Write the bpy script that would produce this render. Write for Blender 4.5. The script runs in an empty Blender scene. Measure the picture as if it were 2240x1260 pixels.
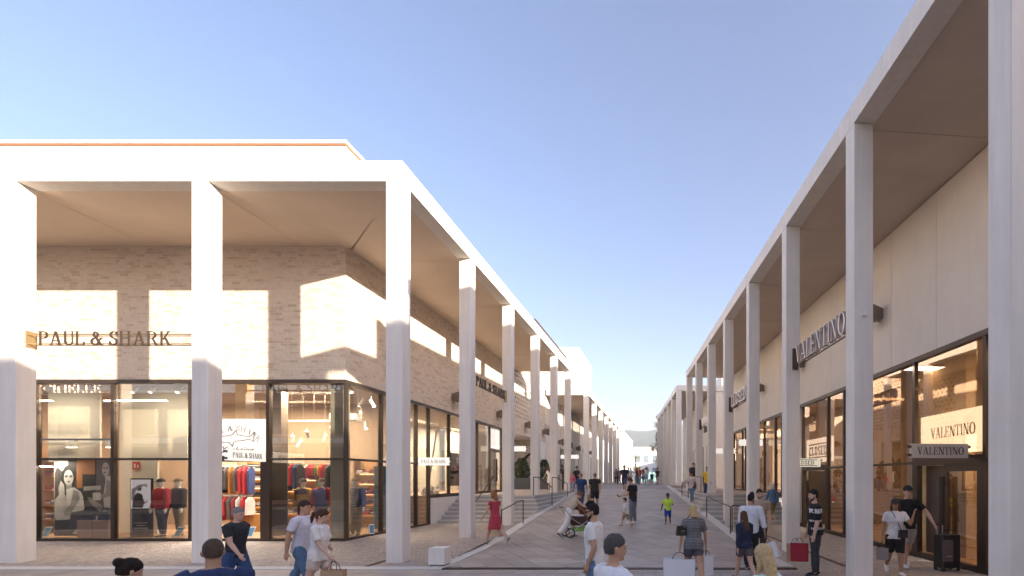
import bpy, bmesh, math, random
from mathutils import Vector, Matrix, Quaternion
random.seed(7)
R = math.radians
SC = bpy.context.scene
COL = SC.collection

# ------------------------------------------------------------------ camera
F = 1080.0                       # focal length in photo pixels (photo 2240 wide)
HC = 2.05                        # eye height
cam_d = bpy.data.cameras.new('camera')
cam = bpy.data.objects.new('camera', cam_d)
COL.objects.link(cam)
cam.location = (0, 0, HC)
cam.rotation_euler = (R(90), 0, 0)
cam_d.sensor_width = 36.0
cam_d.lens = F / 2240.0 * 36.0
cam_d.shift_x = -(1455 - 1120) / 2240.0
cam_d.shift_y = (1047 - 630) / 2240.0
cam_d.clip_start = 0.05
cam_d.clip_end = 8000
SC.camera = cam

# ------------------------------------------------------------------ world + sun
SUN_DIR = Vector((-1.644, 1.0, -0.395)).normalized()      # direction the light travels
SUN_EL = math.asin(-SUN_DIR.z)
SUN_AZ = math.atan2(-SUN_DIR.x, -SUN_DIR.y)               # clockwise from +Y
w = bpy.data.worlds.new('World')
SC.world = w
w.use_nodes = True
nt = w.node_tree
nt.nodes.clear()
out = nt.nodes.new('ShaderNodeOutputWorld')
bg = nt.nodes.new('ShaderNodeBackground')
sky = nt.nodes.new('ShaderNodeTexSky')
sky.sky_type = 'NISHITA'
sky.sun_disc = False
sky.sun_elevation = SUN_EL
sky.sun_rotation = SUN_AZ
sky.altitude = 300
sky.air_density = 1.0
sky.dust_density = 2.2
sky.ozone_density = 1.5
bg.inputs['Strength'].default_value = 0.069
# thin high cloud spread over the whole sky
tc = nt.nodes.new('ShaderNodeTexCoord')
mp = nt.nodes.new('ShaderNodeMapping')
mp.inputs['Scale'].default_value = (1.4, 2.2, 9.0)
mp.inputs['Rotation'].default_value = (R(14), R(-22), R(20))
nz = nt.nodes.new('ShaderNodeTexNoise')
nz.inputs['Scale'].default_value = 1.7
nz.inputs['Detail'].default_value = 7.0
nz.inputs['Roughness'].default_value = 0.62
rmp = nt.nodes.new('ShaderNodeValToRGB')
rmp.color_ramp.elements[0].position = 0.64
rmp.color_ramp.elements[0].color = (0, 0, 0, 1)
rmp.color_ramp.elements[1].position = 0.9
rmp.color_ramp.elements[1].color = (0.10, 0.10, 0.10, 1)
mixc = nt.nodes.new('ShaderNodeMix')
mixc.data_type = 'RGBA'
mixc.inputs['B'].default_value = (9.0, 8.8, 8.8, 1)
nt.links.new(tc.outputs['Generated'], mp.inputs['Vector'])
nt.links.new(mp.outputs['Vector'], nz.inputs['Vector'])
nt.links.new(nz.outputs['Fac'], rmp.inputs['Fac'])
nt.links.new(rmp.outputs['Color'], mixc.inputs['Factor'])
nt.links.new(sky.outputs['Color'], mixc.inputs['A'])
tint = nt.nodes.new('ShaderNodeMix')          # white balance of the sky, the same in every direction
tint.data_type = 'RGBA'
tint.blend_type = 'MULTIPLY'
tint.inputs['Factor'].default_value = 1.0
tint.inputs['B'].default_value = (0.93, 0.86, 0.99, 1)
nt.links.new(mixc.outputs['Result'], tint.inputs['A'])
nt.links.new(tint.outputs['Result'], bg.inputs['Color'])
nt.links.new(bg.outputs['Background'], out.inputs['Surface'])

sun_d = bpy.data.lights.new('sun', 'SUN')
sun_d.energy = 3.5
sun_d.angle = R(0.5)
sun_d.color = (1.0, 0.90, 0.77)
sun = bpy.data.objects.new('sun', sun_d)
COL.objects.link(sun)
sun.rotation_euler = SUN_DIR.to_track_quat('-Z', 'Y').to_euler()
sun.location = (30, -20, 30)

SC.view_settings.view_transform = 'Standard'
SC.view_settings.look = 'None'
SC.view_settings.gamma = 1.0
SC.view_settings.use_curve_mapping = False
SC.view_settings.exposure = 2.5
SC.cycles.use_denoising = True
SC.cycles.max_bounces = 8
SC.cycles.diffuse_bounces = 4
SC.cycles.glossy_bounces = 4
SC.cycles.transparent_max_bounces = 16
SC.cycles.caustics_reflective = False
SC.cycles.caustics_refractive = False
SC.cycles.sample_clamp_indirect = 6.0

# ------------------------------------------------------------------ materials
MATS = {}


def M(name, col, rough=0.7, var=0.0, vs=3.0, bump=0.0, bs=60.0, metal=0.0, emit=0.0, ecol=None, tone=None, spec=0.5, streak=0.0):
    """procedural material: base colour with soft noise variation, optional per-face tone, rain streaks and bump"""
    if name in MATS:
        return MATS[name]
    m = bpy.data.materials.new(name)
    m.use_nodes = True
    t = m.node_tree
    b = t.nodes['Principled BSDF']
    b.inputs['Base Color'].default_value = (*col, 1)
    b.inputs['Roughness'].default_value = rough
    b.inputs['Metallic'].default_value = metal
    b.inputs['Specular IOR Level'].default_value = spec
    if emit:
        b.inputs['Emission Color'].default_value = (*(ecol or col), 1)
        b.inputs['Emission Strength'].default_value = emit
    src = None
    tcn = t.nodes.new('ShaderNodeTexCoord')

    def mixmul(a_socket, fac_socket, lo, hi):
        mr = t.nodes.new('ShaderNodeMapRange')
        mr.inputs['From Min'].default_value = 0.25
        mr.inputs['From Max'].default_value = 0.75
        mr.inputs['To Min'].default_value = lo
        mr.inputs['To Max'].default_value = hi
        t.links.new(fac_socket, mr.inputs['Value'])
        mx = t.nodes.new('ShaderNodeMix')
        mx.data_type = 'RGBA'
        mx.blend_type = 'MULTIPLY'
        mx.inputs['Factor'].default_value = 1.0
        if a_socket is None:
            mx.inputs['A'].default_value = (*col, 1)
        else:
            t.links.new(a_socket, mx.inputs['A'])
        t.links.new(mr.outputs['Result'], mx.inputs['B'])
        return mx.outputs['Result']
    if tone:
        at = t.nodes.new('ShaderNodeAttribute')
        at.attribute_name = 'tone'
        cr = t.nodes.new('ShaderNodeValToRGB')
        els = cr.color_ramp.elements
        while len(els) < len(tone):
            els.new(0.5)
        for i, c in enumerate(tone):
            els[i].position = i / (len(tone) - 1)
            els[i].color = (*c, 1)
        t.links.new(at.outputs['Fac'], cr.inputs['Fac'])
        src = cr.outputs['Color']
    if var:
        n = t.nodes.new('ShaderNodeTexNoise')
        n.inputs['Scale'].default_value = vs
        n.inputs['Detail'].default_value = 6
        n.inputs['Roughness'].default_value = 0.65
        t.links.new(tcn.outputs['Object'], n.inputs['Vector'])
        src = mixmul(src, n.outputs['Fac'], 1 - var, 1 + var)
    if streak:
        mpn = t.nodes.new('ShaderNodeMapping')
        mpn.inputs['Scale'].default_value = (5.0, 5.0, 0.35)
        t.links.new(tcn.outputs['Object'], mpn.inputs['Vector'])
        n = t.nodes.new('ShaderNodeTexNoise')
        n.inputs['Scale'].default_value = 1.6
        n.inputs['Detail'].default_value = 5
        t.links.new(mpn.outputs['Vector'], n.inputs['Vector'])
        src = mixmul(src, n.outputs['Fac'], 1 - streak, 1 + streak * 0.6)
    if src is not None:
        t.links.new(src, b.inputs['Base Color'])
    if bump:
        n = t.nodes.new('ShaderNodeTexNoise')
        n.inputs['Scale'].default_value = bs
        n.inputs['Detail'].default_value = 4
        t.links.new(tcn.outputs['Object'], n.inputs['Vector'])
        bp = t.nodes.new('ShaderNodeBump')
        bp.inputs['Strength'].default_value = bump
        bp.inputs['Distance'].default_value = 0.02
        t.links.new(n.outputs['Fac'], bp.inputs['Height'])
        t.links.new(bp.outputs['Normal'], b.inputs['Normal'])
    MATS[name] = m
    return m


def glass(name, tint=(0.93, 0.92, 0.88), refl=0.10, gtint=(1, 0.93, 0.86)):
    if name in MATS:
        return MATS[name]
    m = bpy.data.materials.new(name)
    m.use_nodes = True
    t = m.node_tree
    t.nodes.clear()
    o = t.nodes.new('ShaderNodeOutputMaterial')
    tr = t.nodes.new('ShaderNodeBsdfTransparent')
    tr.inputs['Color'].default_value = (*tint, 1)
    gl = t.nodes.new('ShaderNodeBsdfGlossy')
    gl.inputs['Color'].default_value = (*gtint, 1)
    gl.inputs['Roughness'].default_value = 0.004
    lw = t.nodes.new('ShaderNodeLayerWeight')
    pw = t.nodes.new('ShaderNodeMath')
    pw.operation = 'POWER'
    pw.inputs[1].default_value = 5.0
    t.links.new(lw.outputs['Facing'], pw.inputs[0])
    lw.inputs['Blend'].default_value = 0.5
    # very slight waviness of the panes
    tcn = t.nodes.new('ShaderNodeTexCoord')
    n = t.nodes.new('ShaderNodeTexNoise')
    n.inputs['Scale'].default_value = 0.9
    t.links.new(tcn.outputs['Object'], n.inputs['Vector'])
    bp = t.nodes.new('ShaderNodeBump')
    bp.inputs['Strength'].default_value = 0.012
    bp.inputs['Distance'].default_value = 0.05
    t.links.new(n.outputs['Fac'], bp.inputs['Height'])
    t.links.new(bp.outputs['Normal'], gl.inputs['Normal'])
    ad = t.nodes.new('ShaderNodeMath')
    ad.operation = 'ADD'
    ad.inputs[1].default_value = refl
    ad.use_clamp = True
    t.links.new(pw.outputs[0], ad.inputs[0])
    mx = t.nodes.new('ShaderNodeMixShader')
    t.links.new(ad.outputs[0], mx.inputs['Fac'])
    t.links.new(tr.outputs[0], mx.inputs[1])
    t.links.new(gl.outputs[0], mx.inputs[2])
    t.links.new(mx.outputs[0], o.inputs['Surface'])
    MATS[name] = m
    return m


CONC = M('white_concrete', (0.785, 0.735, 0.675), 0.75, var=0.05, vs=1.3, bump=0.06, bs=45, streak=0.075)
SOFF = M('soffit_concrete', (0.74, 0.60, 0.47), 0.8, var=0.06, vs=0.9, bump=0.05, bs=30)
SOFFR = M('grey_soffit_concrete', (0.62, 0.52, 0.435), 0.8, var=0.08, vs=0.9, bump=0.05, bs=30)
PANEL = M('cream_panel', (0.82, 0.735, 0.63), 0.7, var=0.05, vs=1.4, streak=0.022, bump=0.05, bs=50)
BRICKT = [(0.60, 0.47, 0.34), (0.72, 0.59, 0.455), (0.74, 0.62, 0.485), (0.755, 0.645, 0.515), (0.70, 0.57, 0.43)]
BRICK = M('whitewashed_brick', (0.7, 0.6, 0.5), 0.85, tone=BRICKT, var=0.10, vs=9, bump=0.3, bs=70)
MORTAR = M('pale_mortar', (0.76, 0.68, 0.58), 0.9, var=0.04, vs=5, bump=0.1)
COBT = [(0.33, 0.27, 0.225), (0.40, 0.33, 0.275), (0.45, 0.37, 0.31), (0.36, 0.29, 0.245)]
COBBLE = M('porphyry_cobble', (0.36, 0.3, 0.26), 0.62, tone=COBT, var=0.14, vs=12, bump=0.25, bs=60)
SAND = M('joint_sand', (0.44, 0.385, 0.325), 0.95, var=0.1, vs=8)
SLABT = [(0.30, 0.257, 0.23), (0.36, 0.31, 0.28), (0.41, 0.355, 0.322), (0.33, 0.283, 0.255), (0.38, 0.328, 0.298)]
SLAB = M('paving_slab', (0.27, 0.24, 0.23), 0.55, tone=SLABT, var=0.14, vs=1.1, bump=0.12, bs=90)
SLABJ = M('slab_joint', (0.10, 0.09, 0.085), 0.95, var=0.1)
KERB = M('white_kerb_stone', (0.60, 0.575, 0.545), 0.75, var=0.07, vs=4, bump=0.08)
STEP = M('grey_step_concrete', (0.42, 0.40, 0.385), 0.75, var=0.06, vs=4, bump=0.08)
BRONZE = M('bronze_frame', (0.085, 0.062, 0.047), 0.38, metal=0.6, var=0.05)
DARKM = M('dark_metal', (0.035, 0.032, 0.032), 0.45, metal=0.5, var=0.03)
LAMPM = M('brown_lamp_metal', (0.25, 0.195, 0.155), 0.5, metal=0.4, var=0.04)
RUST = M('rusty_slot_drain', (0.13, 0.075, 0.05), 0.7, metal=0.3, var=0.2, vs=10)
STEEL = M('brushed_steel', (0.45, 0.42, 0.38), 0.35, metal=0.9, var=0.05)
COPPER = M('copper_flashing', (0.42, 0.20, 0.09), 0.5, metal=0.3)
WHITE = M('white_paint', (0.80, 0.79, 0.77), 0.6, var=0.02)
GLASS = glass('shop_glass', tint=(0.86, 0.83, 0.77), refl=0.16)
GLASSR = glass('bronze_shop_glass', tint=(0.76, 0.65, 0.53), refl=0.24, gtint=(1, 0.86, 0.74))


# ------------------------------------------------------------------ mesh helpers
class MB:
    def __init__(s):
        s.v, s.f, s.t = [], [], []

    def add(s, verts, faces, tone=None):
        o = len(s.v)
        s.v.extend([tuple(p) for p in verts])
        s.f.extend([tuple(i + o for i in f) for f in faces])
        s.t.extend([tone if tone is not None else 0.5] * len(faces))
        return s

    def box(s, x0, x1, y0, y1, z0, z1, tone=None):
        return s.add([(x0, y0, z0), (x1, y0, z0), (x1, y1, z0), (x0, y1, z0), (x0, y0, z1), (x1, y0, z1), (x1, y1, z1), (x0, y1, z1)],
                     [(3, 2, 1, 0), (4, 5, 6, 7), (0, 1, 5, 4), (1, 2, 6, 5), (2, 3, 7, 6), (3, 0, 4, 7)], tone)

    def hexa(s, p, tone=None):
        return s.add(p, [(3, 2, 1, 0), (4, 5, 6, 7), (0, 1, 5, 4), (1, 2, 6, 5), (2, 3, 7, 6), (3, 0, 4, 7)], tone)

    def chamfer_box(s, x0, x1, y0, y1, z0, z1, c=0.012):
        """vertical box with chamfered vertical edges"""
        pts = [(x0 + c, y0), (x1 - c, y0), (x1, y0 + c), (x1, y1 - c), (x1 - c, y1), (x0 + c, y1), (x0, y1 - c), (x0, y0 + c)]
        return s.prism(pts, z0, z1)

    def prism(s, pts, z0, z1, tone=None):
        n = len(pts)
        v = [(p[0], p[1], z0) for p in pts] + [(p[0], p[1], z1) for p in pts]
        f = [tuple(range(n - 1, -1, -1)), tuple(range(n, 2 * n))]
        f += [(i, (i + 1) % n, n + (i + 1) % n, n + i) for i in range(n)]
        return s.add(v, f, tone)

    def tube(s, pts, r, n=8, cap=True):
        pts = [Vector(p) for p in pts]
        rings = []
        for i, p in enumerate(pts):
            t = (pts[min(i + 1, len(pts) - 1)] - pts[max(i - 1, 0)]).normalized()
            a = Vector((0, 0, 1)) if abs(t.z) < 0.9 else Vector((1, 0, 0))
            x = t.cross(a).normalized()
            y = t.cross(x).normalized()
            rr = r[i] if isinstance(r, (list, tuple)) else r
            rings.append([p + x * rr * math.cos(2 * math.pi * k / n) + y * rr * math.sin(2 * math.pi * k / n) for k in range(n)])
        v = [q for rg in rings for q in rg]
        f = []
        for i in range(len(pts) - 1):
            for k in range(n):
                f.append((i * n + k, i * n + (k + 1) % n, (i + 1) * n + (k + 1) % n, (i + 1) * n + k))
        if cap:
            f.append(tuple(range(n - 1, -1, -1)))
            f.append(tuple((len(pts) - 1) * n + k for k in range(n)))
        return s.add(v, f)

    def lathe(s, prof, n=20, c=(0, 0)):
        v = []
        for (r, z) in prof:
            v += [(c[0] + r * math.cos(2 * math.pi * k / n), c[1] + r * math.sin(2 * math.pi * k / n), z) for k in range(n)]
        f = []
        for i in range(len(prof) - 1):
            for k in range(n):
                f.append((i * n + k, i * n + (k + 1) % n, (i + 1) * n + (k + 1) % n, (i + 1) * n + k))
        f.append(tuple(range(n - 1, -1, -1)))
        f.append(tuple((len(prof) - 1) * n + k for k in range(n)))
        return s.add(v, f)

    def ball(s, c, rx, ry=None, rz=None, n=10, m=7):
        ry = ry or rx
        rz = rz or rx
        prof = []
        v = [(c[0], c[1], c[2] - rz)]
        for i in range(1, m):
            a = -math.pi / 2 + math.pi * i / m
            for k in range(n):
                b = 2 * math.pi * k / n
                v.append((c[0] + rx * math.cos(a) * math.cos(b), c[1] + ry * math.cos(a) * math.sin(b), c[2] + rz * math.sin(a)))
        v.append((c[0], c[1], c[2] + rz))
        f = [(0, 1 + (k + 1) % n, 1 + k) for k in range(n)]
        for i in range(m - 2):
            for k in range(n):
                f.append((1 + i * n + k, 1 + i * n + (k + 1) % n, 1 + (i + 1) * n + (k + 1) % n, 1 + (i + 1) * n + k))
        L = len(v) - 1
        b0 = 1 + (m - 2) * n
        f += [(b0 + k, b0 + (k + 1) % n, L) for k in range(n)]
        return s.add(v, f)

    def build(s, name, m, parent=None, smooth=False, mats=None, midx=None, loc=None, rot=None, kind=None):
        me = bpy.data.meshes.new(name)
        me.from_pydata(s.v, [], s.f)
        if any(t != 0.5 for t in s.t):
            a = me.attributes.new('tone', 'FLOAT', 'FACE')
            a.data.foreach_set('value', s.t)
        me.materials.append(m)
        if smooth:
            me.polygons.foreach_set('use_smooth', [True] * len(me.polygons))
        me.update()
        o = bpy.data.objects.new(name, me)
        COL.objects.link(o)
        if parent:
            o.parent = parent
        if loc is not None:
            o.location = loc
        if rot is not None:
            o.rotation_euler = rot
        if kind:
            o['kind'] = kind
        return o


def tag(o, label=None, cat=None, group=None, kind=None):
    if label:
        o['label'] = label
    if cat:
        o['category'] = cat
    if group:
        o['group'] = group
    if kind:
        o['kind'] = kind
    return o


def thing(name, label, cat, loc=(0, 0, 0), rz=0.0, group=None):
    o = bpy.data.objects.new(name, None)
    COL.objects.link(o)
    o.location = loc
    o.rotation_euler = (0, 0, rz)
    o.empty_display_size = 0.2
    return tag(o, label, cat, group)


def structure(name, loc=(0, 0, 0), rz=0.0):
    o = bpy.data.objects.new(name, None)
    COL.objects.link(o)
    o.location = loc
    o.rotation_euler = (0, 0, rz)
    o['kind'] = 'structure'
    return o


def box(name, m, parent, x0, x1, y0, y1, z0, z1, **k):
    return MB().box(min(x0, x1), max(x0, x1), min(y0, y1), max(y0, y1), min(z0, z1), max(z0, z1)).build(name, m, parent, **k)


def copy_tree(o, parent=None):
    c = o.copy()
    COL.objects.link(c)
    if parent:
        c.parent = parent
    for ch in list(o.children):
        copy_tree(ch, c)
    return c


# ground heights
def zr(y):                       # street: flat, then a ramp, then flat again
    if y < 14.0:
        return 0.0
    if y < 15.5:
        return 0.062 * (y - 14.0) ** 2 / 3.0
    if y < 36.5:
        return 0.0465 + 0.062 * (y - 15.5)
    if y < 40.5:
        t = (y - 36.5) / 4.0
        return 0.0465 + 0.062 * 21 + 0.062 * 4 * (t - t * t / 2)
    return 0.0465 + 0.062 * 21 + 0.124


ZT = 1.24                        # upper terraces
THR = math.atan(0.0926)          # turn of the right-hand row of shops
P0 = Vector((4.664, 0, 0))
CR, SR = math.cos(THR), math.sin(THR)


def RW(v, s, z=0.0):             # right-hand frame -> world
    return Vector((P0.x + v * CR - s * SR, v * SR + s * CR, z))
# ================================================================== GROUND
def LIN(y):
    return -5.07 - 0.0405 * (y - 11.3)


def RIN(y):
    return 2.28 - 0.095 * (y - 15.3)


def grid_sheet(name, m, xs, ys, zf, kind='structure'):
    """sheet whose left/right borders are functions of y"""
    mb = MB()
    v, f = [], []
    nx = len(xs)
    for y in ys:
        for x in xs:
            X = x(y) if callable(x) else x
            v.append((X, y, zf(X, y)))
    for j in range(len(ys) - 1):
        for i in range(nx - 1):
            f.append((j * nx + i, j * nx + i + 1, (j + 1) * nx + i + 1, (j + 1) * nx + i))
    mb.add(v, f)
    o = mb.build(name, m)
    o['kind'] = kind
    return o


ysr = [11.3 + 0.5 * i for i in range(60)] + [41.5, 44, 50, 60, 80, 100, 125]
GROUNDM = M('dry_ground', (0.30, 0.27, 0.23), 0.95, var=0.2, vs=0.05)
FARPAV = M('far_paving', (0.275, 0.245, 0.232), 0.65, var=0.09, vs=2.5, bump=0.08, bs=30)
street = grid_sheet('street_bed', SLABJ, [LIN, lambda y: (LIN(y) + RIN(y)) / 2, RIN], [y for y in ysr if y <= 35.9], lambda x, y: zr(y) - 0.016)
upper = grid_sheet('upper_street', FARPAV, [lambda y: LIN(y) if y < 36 else min(LIN(y), -5.5) - (0 if y < 42 else 3.5), lambda y: RIN(y) + (0 if y < 42 else 1.6)],
                   [y for y in ysr if y >= 35.7], lambda x, y: zr(y) - 0.004)
plaza = grid_sheet('plaza_bed', SLABJ, [-40, -20, 0, 20, 40], [-40, -10, 0, 5, 8, 11.3], lambda x, y: -0.016)
lowl = grid_sheet('arcade_bed', SAND, [-40, -25, -12, lambda y: LIN(y) - 0.3], [11.3, 11.97, 13.7, 15.4, 18, 21.4, 44], lambda x, y: 0.032 * max(0, min(y - 11.97, 3.43)) - 0.012)
lowr = grid_sheet('arcade_bed', SAND, [lambda y: RIN(y) + 0.3, 6, 12, 40], [7.9, 11.3, 14, 18, 22, 45], lambda x, y: -0.012)
# one wide sheet out to the horizon
mb = MB()
yy = [125, 200, 500, 1500, 4000]
mb.add([(-4000, -3000, -0.5), (4000, -3000, -0.5), (4000, 124, -0.5), (-4000, 124, -0.5)], [(0, 1, 2, 3)])
mb.add([(-4000, 124, 1.35), (4000, 124, 1.35), (4000, 4500, 1.35), (-4000, 4500, 1.35)], [(0, 1, 2, 3)])
mb.build('ground', GROUNDM, kind='structure')


def clip_poly(poly, a, b, c):
    """keep a*x+b*y+c >= 0"""
    out_ = []
    n = len(poly)
    for i in range(n):
        p, q = poly[i], poly[(i + 1) % n]
        dp = a * p[0] + b * p[1] + c
        dq = a * q[0] + b * q[1] + c
        if dp >= 0:
            out_.append(p)
        if (dp >= 0) != (dq >= 0):
            t = dp / (dp - dq)
            out_.append((p[0] + t * (q[0] - p[0]), p[1] + t * (q[1] - p[1])))
    return out_


def slab_mesh(mb, poly, zf, rise, tone, ch=0.006):
    """one slab: polygon shrunk at the top by a tiny chamfer"""
    n = len(poly)
    cx = sum(p[0] for p in poly) / n
    cy = sum(p[1] for p in poly) / n
    v = [(p[0], p[1], zf(p[0], p[1]) - 0.015) for p in poly]
    v += [(p[0], p[1], zf(p[0], p[1]) + rise - ch * 0.6) for p in poly]
    top = []
    for p in poly:
        d = math.hypot(p[0] - cx, p[1] - cy) or 1
        k = max(0.0, 1 - ch / d)
        top.append((cx + (p[0] - cx) * k, cy + (p[1] - cy) * k, zf(p[0], p[1]) + rise))
    v += top
    f = []
    for i in range(n):
        j = (i + 1) % n
        f.append((i, j, n + j, n + i))
        f.append((n + i, n + j, 2 * n + j, 2 * n + i))
    f.append(tuple(range(2 * n, 3 * n)))
    mb.add(v, f, tone)


rnd = random.Random(3)
slabs = []
# diagonal slabs of the sloping street
ANG = math.atan2(-2.5, 1.6)
ux, uy = math.cos(ANG), math.sin(ANG)
wx, wy = -uy, ux
LA, LB = 0.78, 0.52
for i in range(-70, 71):
    for j in range(-70, 71):
        off = (j % 2) * LA * 0.5
        a0, b0 = i * LA + off, j * LB
        g = 0.0075
        quad = []
        for (da, db) in ((g, g), (LA - g, g), (LA - g, LB - g), (g, LB - g)):
            a, b = a0 + da, b0 + db
            quad.append((-1.5 + a * ux + b * wx, 18 + a * uy + b * wy))
        cy = sum(p[1] for p in quad) / 4
        cx = sum(p[0] for p in quad) / 4
        if cy < 10.8 or cy > 36.5 or cx < -8 or cx > 4:
            continue
        q = clip_poly(quad, 1, 0.0405, 5.07 - 0.0405 * 11.3 - 0.004)
        q = clip_poly(q, -1, -0.095, 2.28 + 0.095 * 15.3 - 0.004) if q else q
        q = clip_poly(q, 0, 1, -11.42) if q else q
        q = clip_poly(q, 0, -1, 35.8) if q else q
        if len(q) < 3:
            continue
        ar = abs(sum(q[k][0] * q[(k + 1) % len(q)][1] - q[(k + 1) % len(q)][0] * q[k][1] for k in range(len(q)))) / 2
        if ar < 0.012:
            continue
        sgn = sum(q[k][0] * q[(k + 1) % len(q)][1] - q[(k + 1) % len(q)][0] * q[k][1] for k in range(len(q)))
        if sgn < 0:
            q = q[::-1]
        slabs.append((cy, q, rnd.uniform(-0.002, 0.003), rnd.random()))
# straight slabs of the plaza in front
fr = []
yrow = 10.68
k = 0
while yrow > 7.4:
    x = -17.0 + (k % 2) * 0.2
    while x < 7.5:
        L = rnd.choice([0.40, 0.40, 0.50, 0.60])
        fr.append((yrow, [(x + 0.004, yrow + 0.004), (x + L - 0.004, yrow + 0.004), (x + L - 0.004, yrow + 0.426), (x + 0.004, yrow + 0.426)], rnd.uniform(-0.002, 0.003), rnd.random()))
        x += L
    yrow -= 0.43
    k += 1
slabs.sort(key=lambda s_: s_[0])
zs = lambda x, y: zr(y)
zflat = lambda x, y: 0.0
rest = MB()
for n_, (cy, q, ri, to) in enumerate(slabs):
    if n_ < 240:
        m1 = MB()
        slab_mesh(m1, q, zs, ri, to)
        m1.build('paving_slab', SLAB, street)
    else:
        slab_mesh(rest, q, zs, ri, to)
rest.build('paving_slabs', SLAB, street, kind='stuff')
rest = MB()
n_ = 0
for (cy, q, ri, to) in fr:
    if cy > 10.1 and -15.5 < q[0][0] < 6.5 and n_ < 120:
        m1 = MB()
        slab_mesh(m1, q, zflat, ri, to)
        m1.build('paving_slab', SLAB, plaza)
        n_ += 1
    else:
        slab_mesh(rest, q, zflat, ri, to)
rest.build('paving_slabs', SLAB, plaza, kind='stuff')


# small porphyry cobbles under the arcades
def cobbles(name, parent, rows, zf, seed, xw=lambda x, y: (x, y)):
    rr = random.Random(seed)
    mb = MB()
    for (x0, x1, y0, hh, ph) in rows:
        x = x0
        while x < x1:
            L = rr.uniform(0.085, 0.135)
            wob = lambda xx: 0.035 * math.sin(xx * 2.1 + ph) + 0.02 * math.sin(xx * 4.7 + ph * 2)
            q = [(x + 0.006, y0 + wob(x)), (x + L - 0.006, y0 + wob(x + L)), (x + L - 0.006 + rr.uniform(-.006, .006), y0 + hh - 0.012 + wob(x + L)), (x + 0.006 + rr.uniform(-.006, .006), y0 + hh - 0.012 + wob(x))]
            q = [xw(*p) for p in q]
            slab_mesh(mb, q, zf, rr.uniform(-0.002, 0.006), rr.random(), 0.014)
            x += L
    return mb.build(name, COBBLE, parent, kind='stuff')


rows = []
y = 11.49
while y < 15.22:
    rows.append((-21.8, LIN(y) - 0.37, y, 0.105, y * 0.9))
    y += 0.105
while y < 21.12:
    rows.append((-9.95, LIN(y) - 0.40, y, 0.105, y * 0.9))
    y += 0.105
zl = lambda x, y: 0.032 * max(0, min(y - 11.97, 3.43))
cobbles('cobbles', lowl, rows, zl, 5)
rows = []
s = 7.8
while s < 21.5:
    rows.append((-1.55 if s > 10.0 else -2.6, 3.05, s, 0.105, s * 0.9))
    s += 0.105


def rw2(v, s_):
    p = RW(v, s_)
    x = p.x
    lim = RIN(p.y) + 0.36
    return (max(x, lim - 0.0), p.y)


rows2 = []
for (v0, v1, s0, hh, ph) in rows:
    # start of each row at the kerb
    v = v0
    while RW(v, s0).x < RIN(RW(v, s0).y) + 0.37:
        v += 0.02
    rows2.append((v, v1, s0, hh, ph))
cobbles('cobbles', lowr, rows2, zflat, 6, lambda a, b: (RW(a, b).x, RW(a, b).y))

# white kerb bands
kb = structure('kerb')


def kerb_stone(p0, p1, wdt, z0f, side):
    (xa, ya), (xb, yb) = p0, p1
    d = Vector((xb - xa, yb - ya, 0)).normalized()
    nrm = Vector((-d.y, d.x, 0)) * side
    g = 0.004
    a = Vector((xa, ya, 0)) + d * g
    b = Vector((xb, yb, 0)) - d * g
    c1, c2 = b + nrm * wdt, a + nrm * wdt
    P = [a, b, c1, c2]
    if side < 0:
        P = [P[1], P[0], P[3], P[2]]
    pts = [(p.x, p.y, min(z0f(a.y), z0f(b.y)) - 0.45) for p in P] + [(p.x, p.y, z0f(p.y) + 0.012) for p in P]
    return MB().hexa(pts).build('kerb_stone', KERB, kb)


y = 11.46
while y < 40:
    L = 1.25
    kerb_stone((LIN(y), y), (LIN(y + L), y + L), 0.33, zr, 1)
    y += L
y = 11.46
while y < 40:
    L = 1.25
    kerb_stone((RIN(y), y), (RIN(y + L), y + L), 0.35, zr, -1)
    y += L
x = LIN(11.3)
x = -5.42
while x > -23:
    kerb_stone((x, 11.13), (x - 1.25, 11.13), 0.34, lambda y_: 0.0, -1)
    x -= 1.25
MB().box(-5.42 + 0.004, LIN(11.3), 11.13, 11.455, -0.4, 0.012).build('kerb_stone', KERB, kb)

# linear drains
dr = structure('drain_channel')
box('channel', RUST, dr, LIN(11.3), 3.0, 11.19, 11.36, -0.03, 0.002)
mbx = MB()
x = LIN(11.3)
while x < 3.0:
    mbx.box(x, x + 0.022, 11.2, 11.35, -0.005, 0.012)
    x += 0.05
mbx.build('grating', DARKM, dr, kind='stuff')
dr = structure('slot_drain')
MB().box(-7.0, -6.91, 11.5, 21.1, -0.05, 0.02).hexa([(-7.0, 11.5, .0), (-6.91, 11.5, .0), (-6.91, 21.0, .0), (-7.0, 21.0, .0), (-7.0, 11.5, .012), (-6.91, 11.5, .012), (-6.91, 21.0, .135), (-7.0, 21.0, .135)]).build('slot', RUST, dr)
dr = structure('slot_drain', P0, THR)
box('slot', RUST, dr, 0.56, 0.65, 8.5, 21.4, -0.05, 0.016)

# ------------------------------------------------------------------ steps
NS = 7
st = structure('steps')
rise = (ZT - 0.09) / NS


def step_block(parent, name, x0, x1, y0, y1, z0, z1):
    """step with a thin paler nosing"""
    b = MB().box(x0, x1, y0, y1, z0, z1).build(name, STEP, parent)
    return b


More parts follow.
